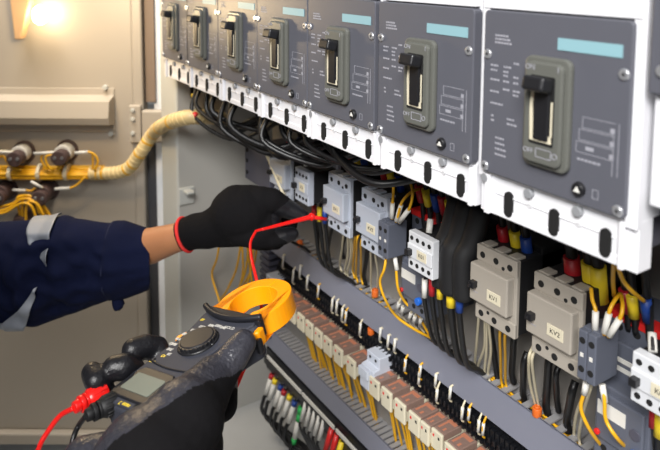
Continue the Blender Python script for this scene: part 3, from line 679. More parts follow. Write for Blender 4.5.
# black heat-shrink covered cables beside the middle relay
for i, (u, r, lb) in enumerate(((441,.0085,'leftmost'),(452,.0105,'middle'),(464,.0095,'rightmost'))):
    a = P(u, 243+i*5, .40); z1 = a.z; z0 = P(u, 286+(u-441)*.55, .40).z
    mb = MB(); mb.tube(spline([(a.x+.01,.41,H-.205),(a.x+.004,.405,z1+.010),(a.x,.400,z1-.004),(a.x-.001,.400,(z0+z1)/2),(a.x-.001,.402,z0)],5), r, 18)
    o = mb.build('heat_shrink_cable', M_['blackm'], None); tag(o, '%s of three thick black heat-shrink covered cables left of contactor KV1' % lb, 'cable', 'heat-shrink covered cables')
# black cable loops under the breakers on the left
rnd = random.Random(5)
for i in range(21):
    k = i//4; xb = (bcent[min(k,6)]*.31) + (-.0307,.0037,.0375,.02)[i%4]
    if k >= 4: xb = -.62+ (i-16)*.032
    st = Vector((xb, .345 if k < 4 else .39, H-.158)); dep = rnd.uniform(.045,.078) if k < 3 else rnd.uniform(.022,.045) if k < 4 else rnd.uniform(.004,.014)
    ex = min(xb+rnd.uniform(.10,.17), -.28)
    e_ = Vector((ex, rnd.uniform(.40,.45), H-rnd.uniform(.175,.205)))
    m1 = Vector((xb+.006, .335+rnd.uniform(-.01,.02), H-.160-dep*.6)); m2 = Vector(((xb*2+ex)/3+.01, .36+rnd.uniform(-.01,.02), H-.160-dep)); m3 = Vector(((xb+2*ex)/3, .395, H-.160-dep*.72))
    lb = 'glossy black cable looping %s' % ('down under the leftmost breakers and back up to the right' if k < 4 else 'closely under the middle breakers, behind the coloured collars')
    o = wire('power_cable', [st+Vector((0,0,.01)), st, m1, m2, m3, e_], rnd.choice((.0026,.0032,.0036)), M_['cable'], lb, 'black cable loops under the left breakers' if k < 4 else 'black cables under the middle breakers', 'cable', n=10)
    if i in (0, 1):
        q = m1.lerp(m2, .02) if i == 0 else st.lerp(m1, .6)
        MB().tube([st.lerp(m1,.62), st.lerp(m1,.86)] if i == 0 else [m1.lerp(m2,.04), m1.lerp(m2,.12)], .0042, 12).build('colour_collar', M_['yellows' if i == 0 else 'red'], o)
        o['label'] = 'black cable loop with %s collar at the far left under the leftmost breaker' % ('a yellow' if i == 0 else 'a red')
# yellow wires hanging at the side panel left of the vertical duct
yy = [([(222,246),(217,258),(212,275),(219,300),(226,330)],.38),([(243,246),(238,262),(232,280),(222,298),(208,312)],.40),([(250,246),(246,268),(238,290),(232,305)],.41),([(255,246),(252,262),(248,282),(243,300)],.42),([(245,248),(250,268),(252,286),(251,305)],.42),([(259,246),(254,264),(242,288),(238,306)],.43),([(241,246),(243,270),(238,292),(236,308)],.42)]
for i, (pts, y) in enumerate(yy):
    wire('hanging_wire', [P(u,v,y)+Vector((0,0,.03 if j==0 else 0)) for j,(u,v) in enumerate(pts)], .0017, Y, 'yellow wire hanging free along the side panel, leftmost and most bowed' if i == 0 else 'yellow wire in the loose bunch hanging below the upper glove', 'loose yellow wires by the side panel')
# ================================================================ DOOR: PILOT LAMPS AND HARNESS
def pilot(u, v, white, lb):
    q = dpt(u, v); t = empty('pilot_lamp_rear', q, lb, 'pilot lamp', 'rear ends of pilot lamps on the door')
    M = Matrix((dh, Vector((0,0,1)), dn)).transposed().to_4x4()
    mb = MB(); mb.prism([(.0185*math.cos(a),.0185*math.sin(a)) for a in [2*PI*k/24 for k in range(24)]], .0, .005, 'z', M); mb.build('ring_nut', M_['lamp'], t, .001)
    mb = MB(); mb.prism([(.0145*math.cos(a),.0145*math.sin(a)) for a in [2*PI*k/24 for k in range(24)]], .005, .024 if white else .03, 'z', M); mb.build('collar', M_['sleeve'] if white else M_['lamp'], t, .0015)
    M2 = M @ Matrix.Translation((0,-.003,0))
    mb = MB(); mb.prism([(.0135*math.cos(a),.0125*math.sin(a)) for a in [2*PI*k/20 for k in range(20)]], .020, .040, 'z', M2); mb.build('terminal_head', M_['lamp'], t, .002)
    for x in (-.006,.006):
        mb = MB(); mb.cyl(M2 @ Vector((x,.001,.0395)), M2 @ Vector((x,.001,.0415)), .0028, 12); mb.build('terminal_screw', M_['steel'], t)
    return q
pilot(25,151,True,'rear of a pilot lamp with white collar, upper left of the four on the door')
pilot(68,150,True,'rear of a pilot lamp with white collar, upper right of the four on the door')
pilot(8,189,False,'rear of a dark pilot lamp below the yellow harness, at the left edge')
pilot(49,189,False,'rear of a dark pilot lamp below the yellow harness, upper right of the lower pair')
pilot(30,214,False,'rear of a dark pilot lamp just above the navy sleeve, in the arching yellow wires')
rnd = random.Random(2)
def dwire(pts, off, m, lb, grp, r=.0026, name='door_wire', sl=None):
    o = wire(name, [dpt(u,v,off) for u,v in pts], r, m, lb, grp)
    if sl: MB().tube([dpt(u,v,off) for u,v in sl], r*1.5, 8).build('marker_sleeve', M_['sleeve'], o)
    return o
for i in range(14):
    a = 2*PI*i/14; rr = (5.6 if i%2 else 2.8)
    pts = [(-60+33*j, 172.5+math.sin(a+j*.35)*rr) for j in range(6)]
    dwire(pts, .016+.009*math.cos(a), Y, 'yellow wire in the thick horizontal harness on the door', 'yellow wires of the door harness', .0030, 'harness_wire')
for i, (u, lb) in enumerate(((12,'leftmost'),(40.5,'middle'),(67.5,'rightmost'))):
    q = dpt(u, 172, .016); mb = MB(); mb.tube([q-dh*.0028, q+dh*.0028], .0142, 20); mb.box(tuple(q+dn*.0135+Vector((-.003,-.003,-.004))), tuple(q+dn*.0135+Vector((.003,.003,.004))))
    o = mb.build('cable_tie', M_['cream'], None, .0006); tag(o, '%s cream cable tie around the yellow door harness' % lb, 'cable tie', 'cable ties on the door harness')
dwire([(-10,152),(2,151),(15,152),(20,153)], .03, M_['wirew'], 'yellow wire with white sleeve entering the upper left pilot lamp from the left', 'pilot lamp wires', .0016, sl=[(-8,151.5),(17,152.5)])
dwire([(34,153),(45,154),(58,152),(62,151)], .03, M_['wirew'], 'wire in white sleeve linking the two upper pilot lamps', 'pilot lamp wires', .0016, sl=[(34,153.5),(60,152)])
dwire([(76,153),(88,152),(95,155),(98,162),(94,170)], .03, Y, 'yellow wire with white sleeve bending from the upper right pilot lamp down to the harness', 'pilot lamp wires', .0018, sl=[(75,153),(88,152)])
dwire([(88,151),(92,154),(93,162),(92,170)], .026, Y, 'inner yellow wire bending down beside the upper right pilot lamp', 'pilot lamp wires', .0018)
dwire([(48,170),(42,162),(42,156),(49,152),(57,156),(61,164),(60,170)], .028, Y, 'yellow wire coiled in a ring above the harness between the upper pilot lamps', 'pilot lamp wires', .0019)
dwire([(52,170),(47,164),(46,157),(52,155),(58,160),(59,169)], .031, Y, 'inner ring of the coiled yellow wire between the upper pilot lamps', 'pilot lamp wires', .0019)
dwire([(-5,160),(3,156),(8,163),(14,168),(22,170)], .028, Y, 'yellow wire arching into the harness at the left edge', 'pilot lamp wires', .0019)
dwire([(31,182),(38,185),(43,188)], .03, M_['wirew'], 'short white sleeved wire slanting into the right lower pilot lamp', 'pilot lamp wires', .0016, sl=[(31,181.5),(42,187.5)])
dwire([(55,189),(70,188),(78,184),(85,177)], .03, Y, 'yellow sleeved wire leaving the right lower pilot lamp up to the harness', 'pilot lamp wires', .0018, sl=[(55,189),(70,188)])
dwire([(13,190),(25,190),(31,191),(35,188)], .03, Y, 'yellow sleeved wire leaving the left lower pilot lamp', 'pilot lamp wires', .0016, sl=[(13,190),(26,190.5)])
for i, pts in enumerate(([(21,218),(18,206),(18,197),(26,196),(38,200),(46,212),(49,222)],[(23,220),(22,206),(24,198),(34,198),(44,206),(52,219)],[(-8,208),(4,206),(14,203),(20,197),(30,196),(40,206),(44,220)],[(-8,212),(4,210),(14,205),(22,199),(34,201),(40,214)],[(26,221),(26,210),(28,202),(36,203),(42,212),(46,222)],[(-8,215),(6,212),(16,206),(24,203),(32,207),(37,221)])):
    dwire(pts, .03+.003*i, Y, 'yellow wire arching around the lowest pilot lamp above the navy sleeve', 'arching yellow wires above the sleeve', .0022)
# ivory spiral-wrapped harness crossing the hinge gap
hp = [(90,173),(104,173),(119,172),(130,167),(141,152),(153,134),(166,123),(182,118),(200,117)]
off = [.02,.02,.022,.028,.04,.05,.06,.07,.08]
pts = [dpt(u,v,o_) for (u,v),o_ in zip(hp,off)]; 
pts[-3:] = [P(164,125,.317), P(184,118,.322), P(203,117,.350), P(225,118,.42)]
sp_ = spline(pts, 14)
t = tag(MB().tube(sp_, .0106, 18).build('wrapped_harness', M_['wrap'], None), 'ivory spiral-wrapped cable bundle curving from the door across the hinge gap into the cabinet', 'cable bundle')
# spiral band
mb = MB(); hel = []; L = 0; up = None
for i in range(len(sp_)-1):
    a, b_ = sp_[i], sp_[i+1]; tdir = (b_-a).normalized(); ax = Vector((0,0,1))-tdir*tdir.z; ax.normalize(); bx = tdir.cross(ax)
    for k in range(6):
        p = a.lerp(b_, k/6); th = L/.0085*2*PI; hel.append(p+(ax*math.cos(th)+bx*math.sin(th))*.0106); L += (b_-a).length/6
mb.tube(hel, .0006, 6); mb.build('spiral_band', mat('ivory_band', s(236,214,160), .4), t)
for f in (.05,.10,.30,.36,.43,.50,.57,.64,.72):
    i = int(f*(len(sp_)-1)); p0, p1 = sp_[i], sp_[i+1]; d_ = (p1-p0).normalized()
    MB().tube([p0, p0+d_*.004], .0110, 18).build('yellow_band', M_['yellow'], t)
# ================================================================ CLAMP METER
MWM = Matrix(((0.9337,-0.3341,-0.1285),(0.3012,0.9273,-0.2223),(0.1935,0.1688,0.9665)))
c0 = MWM.col[0].normalized(); c1 = (MWM.col[1]-c0*MWM.col[1].dot(c0)).normalized(); c2 = c0.cross(c1)
MR = Matrix((c0,c1,c2)).transposed()
MPOS = Vector((-.4821,.218,H-.2898))
MT = Matrix.Translation(MPOS) @ MR.to_4x4()
def L2W(x, y, z): return MT @ Vector((x*.001, y*.001, z*.001))
def on(u, v, z=0):                                   # local millimetres of the meter plane seen there
    r = ray(u, v); n = c2; o_ = MPOS-O; t_ = (o_+n*z*.001).dot(n)/r.dot(n); q = (MR.transposed() @ (r*t_-o_))*1000
    return (q.x, q.y, z)
def onw(u, v, z=0): return L2W(*on(u, v, z))
meter = empty('clamp_meter', (0,0,0), 'charcoal clamp meter with big yellow jaw and rotary dial, held in the lower black glove', 'clamp meter')
meter.location = MPOS; meter.rotation_euler = MR.to_euler()
k = .001
def mp(poly): return [(x*k, y*k) for x, y in poly]
body = [(-22,-112),(22,-112),(26,-106),(28,-85),(26.5,-62),(25,-44),(26,-28),(30,-14),(33,-5),(30,2),(-30,2),(-34,-5),(-31,-14),(-27,-28),(-26,-44),(-27,-62),(-28,-85),(-26,-106)]
mb = MB(); mb.prism(mp(body), -.030, -.0015, 'z'); bo = mb.build('body', M_['meter'], meter, .0045, 4)
up_ = [(x*.93, y*.985-(.5)) for x, y in body]
mb = MB(); mb.prism(mp(up_), -.004, .0, 'z'); mb.build('face_plate', M_['meter'], bo, .0012, 3)
# display: bezel and glass
bz = [(-22,-106),(21,-106),(24,-98),(22,-80),(17,-75),(-17,-75),(-22,-80),(-24,-98)]
mb = MB(); mb.prism(mp(bz), -.001, .0015, 'z'); be = mb.build('display_bezel', M_['meterd'], meter, .0012, 3)
mb = MB(); mb.prism(mp(rrect(-17.5,16.5,-99.5,-82.5,1.5)), .0012, .0019, 'z'); mb.build('display_glass', M_['lcd'], be)
# ridge across the body
mb = MB(); mb.tube([(x*k,(-70-4*math.cos(x/26*1.3)+4)*k,.0002) for x in range(-25,26,5)], .0009, 8); mb.build('face_ridge', M_['meterd'], bo)
# dial
mb = MB(); n = 96; ro = .0156
poly = [((ro-(.0007 if (i//2)%2 else 0))*math.cos(2*PI*i/n), -.038+(ro-(.0007 if (i//2)%2 else 0))*math.sin(2*PI*i/n)) for i in range(n)]
mb.prism(poly, -.001, .0042, 'z'); di = mb.build('rotary_dial', M_['black'], meter, .0004)
mb = MB(); mb.tube([(0,-.038,.0040),(0,-.038,.0050)], [.0142,.0132], 48); mb.build('dial_top', M_['meterd'], di, .0005)
mb = MB(); mb.tube([(.0156*math.cos(a),-.038+.0156*math.sin(a),.0004) for a in [2*PI*i/48 for i in range(49)]], .0014, 8); mb.build('dial_rim', M_['black'], di)
# printed range marks
mb = MB(); rnd = random.Random(9)
def blk(cx, cy, w, h, ang=0):
    R_ = Matrix.Translation((cx*k,cy*k,0)) @ Matrix.Rotation(ang, 4, 'Z'); mb.box((-w*k/2,-h*k/2,-.0002),(w*k/2,h*k/2,.00012), R_)
def glyphs(cx, cy, nn, sz=2.3):
    for i in range(nn):
        x = cx+(i-(nn-1)/2)*2.2
        blk(x-.6, cy, .6, sz); 
        if rnd.random() < .7: blk(x+.5, cy, .6, sz)
        if rnd.random() < .8: blk(x, cy+sz/2, 1.5, .55)
        if rnd.random() < .8: blk(x, cy-sz/2, 1.5, .55)
        if rnd.random() < .5: blk(x, cy, 1.2, .4)
for a, nn in ((75,3),(93,3),(111,3),(130,3),(150,2),(167,3),(184,3),(201,4),(219,3),(236,2)):
    r_ = 22.5; glyphs(r_*math.cos(a*PI/180)-(1.2 if a > 120 else 0), -38+r_*math.sin(a*PI/180), nn)
mb.build('printed_ranges', M_['sleeve'], meter)
mb = MB(); glyphs(-17,-60,2); glyphs(-21,-68,3,1.6); mb.build('printed_marks', M_['yellows'], meter)
mb = MB(); glyphs(-24,-13,2); mb.build('printed_symbol', M_['yellows'], meter)
mb = MB()
glyphs(13,-104,2,2.2)
for x, y in ((3,-104),(8,-103)): mb.prism(mp([(x-2,y-1.6),(x+2,y-1.6),(x,y+2)]), -.0002, .0003, 'z')
glyphs(4,-109,4,1.8); glyphs(-3,-109.5,1); mb.build('printed_warnings', M_['yellows'], meter)
text_mesh('HOLD', .0042, 'printed_hold', M_['sleeve'], meter, Matrix.Translation((.012,-.0150,.0002)))
mb = MB(); mb.prism(mp(rrect(12,22,-109.5,-106,1.7)), -.0004, .0005, 'z'); mb.build('jack_slot', M_['hole'], meter)
mb = MB(); mb.cyl((-.021,-.0655,0),(-.021,-.0655,.0006), .0011, 10); mb.build('indicator_hole', M_['hole'], meter)
# guard crescent
arc = [(x*k, (-1.0-7.5*math.cos(x/36*PI/2)+2.5*(abs(x)/36)**3)*k, .0035) for x in range(-35,36,5)]
mb = MB(); mb.tube(spline(arc,3), .0026, 14)
out = [(x*k, (-1.0-7.5*math.cos(x/36*PI/2))*k) for x in range(-34,35,4)]+[(33*k,4*k),(20*k,4*k),(-20*k,4*k),(-33*k,4*k)]
mb.prism(out, -.014, .0018, 'z'); mb.build('finger_guard', M_['meterd'], meter, .0015, 3)
# jaw: two halves of one ring
def ring(side):
    N = 20; o_ = []; i_ = []
    for j in range(N+1):
        a = -PI/2*.62+(PI/2*.62+PI/2)*j/N
        o_.append((side*33.5*abs(math.cos(a))**.92 if True else 0, 25+33*math.sin(a)))
        i_.append((side*21*abs(math.cos(a))**.85, 25+20*math.sin(a)))
    o_[0] = (side*29, 0); i_[0] = (side*14, 4)
    poly = o_+i_[::-1]
    poly = [(x+(side*.25 if abs(x) < .3 else 0), y) for x, y in poly]
    m_ = MB(); m_.prism(mp(poly), -.0180, -.0005, 'z')
    o = m_.build('jaw', M_['yjaw'], meter, .0024, 3); return o
ring(-1); jr = ring(1)
mb = MB(); mb.prism(mp([(24,-2),(31,4),(35,-1),(37,-8),(33,-11),(30,-6)]), -.0180, -.004, 'z'); mb.build('jaw_trigger', M_['yjaw'], meter, .002, 3)
mb = MB(); mb.prism(mp([(35,-9),(39,-7),(41,-13),(36,-14)]), -.020, -.008, 'z'); mb.build('trigger_pad', M_['black'], meter, .0015)
mb = MB(); mb.prism(mp([(-28,-22),(-34,-26),(-37,-33),(-33,-38),(-28,-34)]), -.016, -.004, 'z'); mb.build('side_button', M_['yjaw'], meter, .0018)
# ================================================================ TEST LEADS
def plug(name_root, p0, p1, m, thick):
    a, b_ = Vector(p0), Vector(p1); d_ = (b_-a).normalized(); mb = MB()
    mb.tube([a, a+d_*.004], [.0042,.0048], 16); mb.tube([a+d_*.0045, a+d_*.0075], .0062, 16); mb.tube([a+d_*.003, a+d_*.010], .0042, 16); mb.tube([a+d_*.0085, a+d_*.0105], .0062, 16)
    n = 28; ax = d_.orthogonal().normalized(); bx = d_.cross(ax)
    mb.tube([a+d_*.0095, a+d_*.0125, b_], [.0055,thick,thick*.98], 20)
    for i in range(14):
        th = 2*PI*i/14; o_ = (ax*math.cos(th)+bx*math.sin(th))*thick
        mb.tube([a+d_*.013+o_, b_-d_*.001+o_], .00065, 6)
    return mb.build('plug', m, name_root, .0004)
red = empty('test_lead', (0,0,0), 'red test lead, its probe held at a contactor terminal and its plug in the meter', 'test lead', 'meter test leads')
bp0, bp1 = onw(79,405,0), onw(107,391,-3)
plug(red, onw(74,408,-1), onw(105,391,-5), M_['redlead'], .0076)
h0, h1 = PD(262,229.5,.712), PD(311,217,.745)
tip = P(328.5,219.5,.3985)
dd = (h1-h0).normalized()
MB().tube(spline([h0, h0.lerp(h1,.15), h0.lerp(h1,.55), h0.lerp(h1,.8), h1],6), [.0016]*7+[.0018+.00007*i for i in range(18)], 14).build('probe_handle', M_['redlead'], red)
mb = MB(); mb.tube([h1-dd*.001, h1+dd*.0015], .0044, 18); mb.tube([h1+dd*.0015, h1+dd*.004], .0030, 18); mb.build('probe_collar', M_['redlead'], red, .0006)
MB().tube([h1, tip.lerp(h1,.12)], [.0023,.0020], 14).build('probe_sheath', M_['redlead'], red)
MB().tube([h1, tip], .0010, 10).build('probe_tip', M_['chrome'], red)
cab_pts = [h0+dd*.004, h0-dd*.006, PD(255,233,.705), PD(250.5,243,.69), PD(251.5,258,.665), PD(255.5,275,.645), PD(260,295,.635), PD(262,318,.63), PD(260,338,.62), PD(252,355,.60), PD(244,369,.58), PD(232,395,.56), PD(205,440,.53), PD(150,500,.50), PD(70,520,.48), PD(30,480,.475), PD(39,448,.475), PD(47,433,.478), PD(60,416,.481), onw(74,408,-1)]
MB().tube(spline(cab_pts, 8), [.0014+.0005*min(1,i/100) for i in range(8*(len(cab_pts)-1)+1)], 12).build('cable', M_['redlead'], red)
blk_ = empty('test_lead', (0,0,0), 'black test lead plugged into the meter beside the red plug', 'test lead', 'meter test leads')
plug(blk_, onw(86,416,-1), onw(117,401,-5), M_['blackm'], .0072)
MB().tube(spline([onw(86,416,-1), PD(79,425,.47), PD(74,436,.465), PD(71,452,.46), PD(72,480,.455), PD(90,540,.45)], 8), .0019, 12).build('cable', M_['cable'], blk_)
# ================================================================ PERSON
person = empty('person', PD(-60,300,.8), 'person in navy jacket, only arms seen, black gloves holding meter and red probe', 'person')
PINV = Matrix.Translation(-Vector(person.location))
def pchild(o, parent=None):
    o.parent = parent or person
    if parent is None: o.matrix_parent_inverse = PINV
    return o
def blob(name, chains, mats_, voxel=.0016, smooth=5, rule=None):
    """one continuous surface grown around tapered chains of (point, radius)"""
    mb = MB()
    for ch in chains:
        for i in range(len(ch)-1):
            (a, ra), (b_, rb) = ch[i], ch[i+1]; a, b_ = Vector(a), Vector(b_)
            n = max(2, int((b_-a).length/(min(ra, rb)*.35)))
            mb.tube([a.lerp(b_, j/n) for j in range(n+1)], [ra+(rb-ra)*j/n for j in range(n+1)], 20)
        for p, r in ch: mb.sphere(p, r, n=20)
    me = bpy.data.meshes.new(name); mb.bm.to_mesh(me); mb.bm.free()
    o = bpy.data.objects.new(name, me); C.objects.link(o)
    r = o.modifiers.new('r', 'REMESH'); r.mode = 'VOXEL'; r.voxel_size = voxel; r.use_smooth_shade = True
    sm = o.modifiers.new('s', 'SMOOTH'); sm.factor = .5; sm.iterations = smooth
    dg = bpy.context.evaluated_depsgraph_get(); m2 = bpy.data.meshes.new_from_object(o.evaluated_get(dg)); bpy.data.objects.remove(o)
    m2.name = name; m2.materials.clear()
    for m in mats_: m2.materials.append(m)
    for p in m2.polygons:
        p.use_smooth = True
        if rule: p.material_index = rule(p.center)
    o = bpy.data.objects.new(name, m2); C.objects.link(o); return o
px = lambda n, d: n*d/F
# ---- upper glove
def U(u, v, d, r): return (PD(u, v, d), px(r, d))
up_ch = [
 [U(187,234,.785,16.5),U(196,231,.78,17.5),U(208,230,.775,18.5),U(222,224,.77,21),U(236,214,.765,27),U(246,213,.765,27.5)],
 [U(222,230,.77,17),U(246,226,.765,20),U(262,224,.765,20)],
 [U(236,205,.765,20),U(250,203,.77,18),U(262,204,.77,14)],
 # index finger along the top
 [U(248,202,.765,17),U(262,201,.76,14.5),U(272,201,.76,13),U(286,208,.765,10),U(296,213,.765,8),U(302,216,.765,6.5)],
 # middle finger, behind and slightly lower
 [U(256,212,.79,13),U(270,215,.80,10),U(284,220,.80,8.5),U(291,224,.795,7)],
 # thumb below the probe
 [U(240,232,.755,14),U(258,237,.748,11.5),U(272,238,.745,10),U(284,236,.748,8.5),U(292,234,.752,7)],
 # ring and little finger folded into the palm
 [U(252,224,.79,13),U(270,230,.80,11),U(276,240,.795,9.5),U(266,242,.78,8.5)],
 [U(240,230,.79,13),U(256,238,.80,10.5),U(260,242,.79,8.5),U(250,240,.775,8)]]
tipw = [PD(290,212,.765), PD(270,210,.75), PD(290,234,.75), PD(272,238,.745)]
def rule_up(c):
    return 1 if (c-PD(292,222,.76)).length < .026+noise.noise(c*60)*.004 else 0
g1 = pchild(blob('glove', up_ch, [M_['gloveknit'], M_['coatblack']], .0015, 5, rule_up)); g1['label'] = 'black glove of the upper hand holding the red probe'
ctr = [PD(177,238,.785)]
mb = MB(); ringp = []
axd = (PD(196,231,.78)-PD(178,237,.785)).normalized(); bx = dz.cross(axd).normalized(); cx_ = axd.cross(bx)
ccen = PD(185.5,234.5,.785)
ringp = [ccen+(bx*math.cos(a)*.0200+cx_*math.sin(a)*.0195) for a in [2*PI*i/40 for i in range(41)]]
mb.tube(ringp, .0021, 10, cap=False); o = mb.build('cuff_trim', M_['cuffred'], g1)
# ---- forearm skin
sk = blob('forearm', [[(PD(118,252,.812),px(17,.80)),(PD(135,249,.810),px(18.5,.80)),(PD(150,246,.800),px(18.0,.79)),(PD(172,239,.788),px(14.8,.788)),(PD(192,233,.782),px(14.0,.78))]], [M_['skin']], .0022, 4)
pchild(sk)
# ---- sleeve
def interp(tab, x):
    for (x0, y0), (x1, y1) in zip(tab, tab[1:]):
        if x <= x1: t_ = (x-x0)/(x1-x0); return y0+(y1-y0)*max(0,t_)
    return tab[-1][1]
TOP = [(-120,232),(0,222),(38,220),(50,219),(62,215.5),(72,219),(95,222),(110,223.5),(114,221),(124,221),(147,228)]
BOT = [(-120,345),(0,320),(20,324),(40,325),(58,318),(75,313),(100,303),(114,298),(118,300),(128,297),(147,289)]
def sleeve_pt(u, th, rr=1.0):
    du = 9.0*math.cos(th)*min(1, max(0, (u-112)/34))
    vt, vb = interp(TOP, u), interp(BOT, u); vc = (vt+vb)/2; r = (vb-vt)/2*rr
    d = .805-.00004*(u-146)
    w = 1.0
    f = noise.noise(Vector((u*.022+th*.9, math.sin(th)*2.2, math.cos(th)*2.2)))*.085 + noise.noise(Vector((u*.05-th*1.6, math.sin(th)*3.5+4, math.cos(th)*3.5)))*.06 + abs(noise.noise(Vector((u*.06-th*1.1, math.sin(th)*2+u*.02, 7+math.cos(th)*2))))*(-.10)
    g = math.exp(-((u-60-10*math.sin(th))/9)**2)*(-.13)*max(0, math.cos(th-.2)) + .05*math.exp(-((u-84+14*math.sin(th))/10)**2)*math.cos(th)
    f *= 1.5
    if u > 113: f *= .35; f += .03
    f *= abs(math.cos(th))**.7
    rd = r*(1+f*2.0+g)
    c_ = PD(u+du, vc, d)
    return c_ + Vector((0,0,1))*(-math.sin(th))*px(r, d)*rr + dn*(math.cos(th)*px(rd, d)*.82)
mb = MB(); us = [-120+(147+120)*i/110 for i in range(111)]; NT = 72; rows = []
for u in us: rows.append([mb.bm.verts.new(sleeve_pt(u, 2*PI*j/NT)) for j in range(NT)])
for rr, uu in ((.985,147.6),(.93,147.2),(.90,140),(.80,125)): rows.append([mb.bm.verts.new(sleeve_pt(uu, 2*PI*j/NT, rr)) for j in range(NT)])
for a, b_ in zip(rows, rows[1:]):
    for j in range(NT): f = mb.bm.faces.new((a[j],a[(j+1)%NT],b_[(j+1)%NT],b_[j])); f.smooth = True
mb.bm.faces.new(rows[0][::-1])
sl = pchild(mb.build('sleeve', M_['navy'])); sl['label'] = 'navy work sleeve with folded cuff and silver reflective bands'
def strip(edge, name='reflective_strip'):             # edge: rows of (u_left, u_right, th)
    mb = MB(); rw = []
    for ul, ur, th in edge:
        r_ = []
        for j in range(15):
            p = sleeve_pt(ul+(ur-ul)*j/14, th); vt, vb = interp(TOP,ul),interp(BOT,ul); r_.append(mb.bm.verts.new(p + (dn*math.cos(th)+Vector((0,0,-math.sin(th)))).normalized()*.0045))
        rw.append(r_)
    for a, b_ in zip(rw, rw[1:]):
        for j in range(14): f = mb.bm.faces.new((a[j],a[j+1],b_[j+1],b_[j])); f.smooth = True
    o = mb.build(name, M_['reflect'], sl); 
    sd = o.modifiers.new('t','SOLIDIFY'); sd.thickness = .0008; return o
def lerp_rows(rows_, n=9):
    out = []
    for a, b_ in zip(rows_, rows_[1:]):
        for k_ in range(n): out.append(tuple(a[i]+(b_[i]-a[i])*k_/n for i in range(3)))
    return out+[rows_[-1]]
strip(lerp_rows([(32,57,-2.0),(34,60,-1.5),(36,61.5,-1.2),(42,62,-.85),(50,62,-.6),(56,62,-.42),(60.5,61.5,-.30)]))
strip(lerp_rows([(52,54,.0),(44,52,.18),(31,48,.42),(17,41,.68),(4,33,.98),(-2,26,1.3),(-4,22,1.7),(-6,18,2.2)]))
# cuff stitching and hanging strap end
mb = MB(); mb.tube([sleeve_pt(112.5, 2*PI*j/48)+dn*.0002 for j in range(49)], .0009, 6, cap=False); mb.build('cuff_seam', mat('dark_navy_thread', s(24,30,60), .9), sl)
q = sleeve_pt(120, 1.45); mb = MB(); q2 = PD(119,303,.80)
mb.tube(spline([PD(118,292,.795),PD(117.5,300,.793),PD(119,306,.792),PD(121,309,.792)],4), [.006+.0002*i for i in range(6)]+[.0072]*4+[.006,.004,.003], 12); mb.build('cuff_tab', M_['navy'], sl)
# ---- lower glove
def Lw(x, y, z, r): return (L2W(x, y, z), r*.001)
def Ow(u, v, z, r): return (onw(u, v, z), r*.001)
def D_(u, v, d, r): return (PD(u, v, d), px(r, d))
thumb_tip = Ow(243.5,343,-3,10)
lo_ch = [
 [Lw(5,-88,-48,14),Lw(-22,-92,-42,10.5),Lw(-38,-94,-26,9.5),Ow(103,393,-8,9),Ow(96,381,4,8.8),Ow(92,373,7,8.2)],
 [Lw(5,-72,-48,14),Lw(-20,-74,-42,11),Lw(-36,-75,-24,10),Ow(133,370,-5,9.4),Ow(123,367,3,10),Ow(114,368,5,9.2)],
 [Lw(8,-56,-48,14),Lw(-18,-56,-42,11),Lw(-33,-55,-22,10),Ow(158,347,-6,8.4),Ow(145,347,0,9.8),Ow(133,350,4,9.2)],
 [Lw(12,-42,-48,13),Lw(-6,-20,-44,11),Lw(-18,0,-40,10),Lw(-26,14,-36,9)],
 [Lw(10,-70,-52,17),Lw(30,-85,-44,22),Lw(44,-96,-38,22)],
 [thumb_tip,Ow(236,353,-6,11.5),Ow(226,366,-10,12.5),D_(213,380,.488,23),D_(200,398,.470,29),D_(185,420,.45,40),D_(150,470,.43,60),D_(110,560,.41,62)],
 [Ow(224,372,-12,12),Ow(210,391,-17,12),Ow(194,409,-20,12.5),Ow(171,426,-22,13),Ow(146,445,-24,13),D_(85,462,.44,24)],
 [Lw(28,-75,-42,16),Lw(32,-95,-44,18),Lw(28,-118,-48,20),D_(110,500,.43,50)],
 [Ow(210,391,-17,12),D_(185,420,.45,36)],[Ow(171,426,-22,13),D_(150,470,.43,50)]]
pA, pB = PD(152,431,.45), PD(238,376,.50); pn = (pB-pA).cross(PD(165,470,.56)-pA).normalized()
if pn.dot(L2W(0,-60,0)-pA) < 0: pn = -pn
def rule_lo(c):
    w = (c-pA).dot(pn) + noise.noise(c*90)*.002
    q_ = MR.transposed() @ (c-MPOS)
    if q_.x < -.024 and q_.y > -.112: return 2
    return 1 if w > 0 else 0
g2 = pchild(blob('glove', lo_ch, [M_['gloveknit'], M_['glovecoat'], M_['coatblack']], .0015, 5, rule_lo)); g2['label'] = 'black rubber-coated glove of the lower hand gripping the meter'
# ---- the rest of the worker, standing left of the view
rx = Vector((dx.x, dx.y, 0)).normalized(); fw = -Vector((dz.x, dz.y, 0)).normalized()
def Q(x, up, d): return rx*x + fw*d + Vector((0,0,H+up))
jk = [[(Q(-.66,-.02,.20),.13),(Q(-.66,.25,.20),.125),(Q(-.66,.44,.22),.11)],[(Q(-.52,-.02,.16),.13),(Q(-.52,.25,.16),.125),(Q(-.52,.46,.20),.11)],
 [(Q(-.74,.47,.26),.075),(Q(-.59,.54,.22),.07),(Q(-.44,.47,.16),.075)],
 [(Q(-.74,.47,.26),.072),(Q(-.75,.10,.50),.062),(Q(-.68,-.26,.74),.058),(PD(-100,287,.81),.055)],
 [(Q(-.44,.47,.16),.072),(Q(-.38,.10,.12),.062),(Q(-.33,-.26,.10),.056),(Q(-.24,-.33,.22),.050),(PD(95,575,.385),.044)]]
jo = pchild(blob('jacket', jk, [M_['navy']], .007, 4)); jo['label'] = 'navy work jacket'
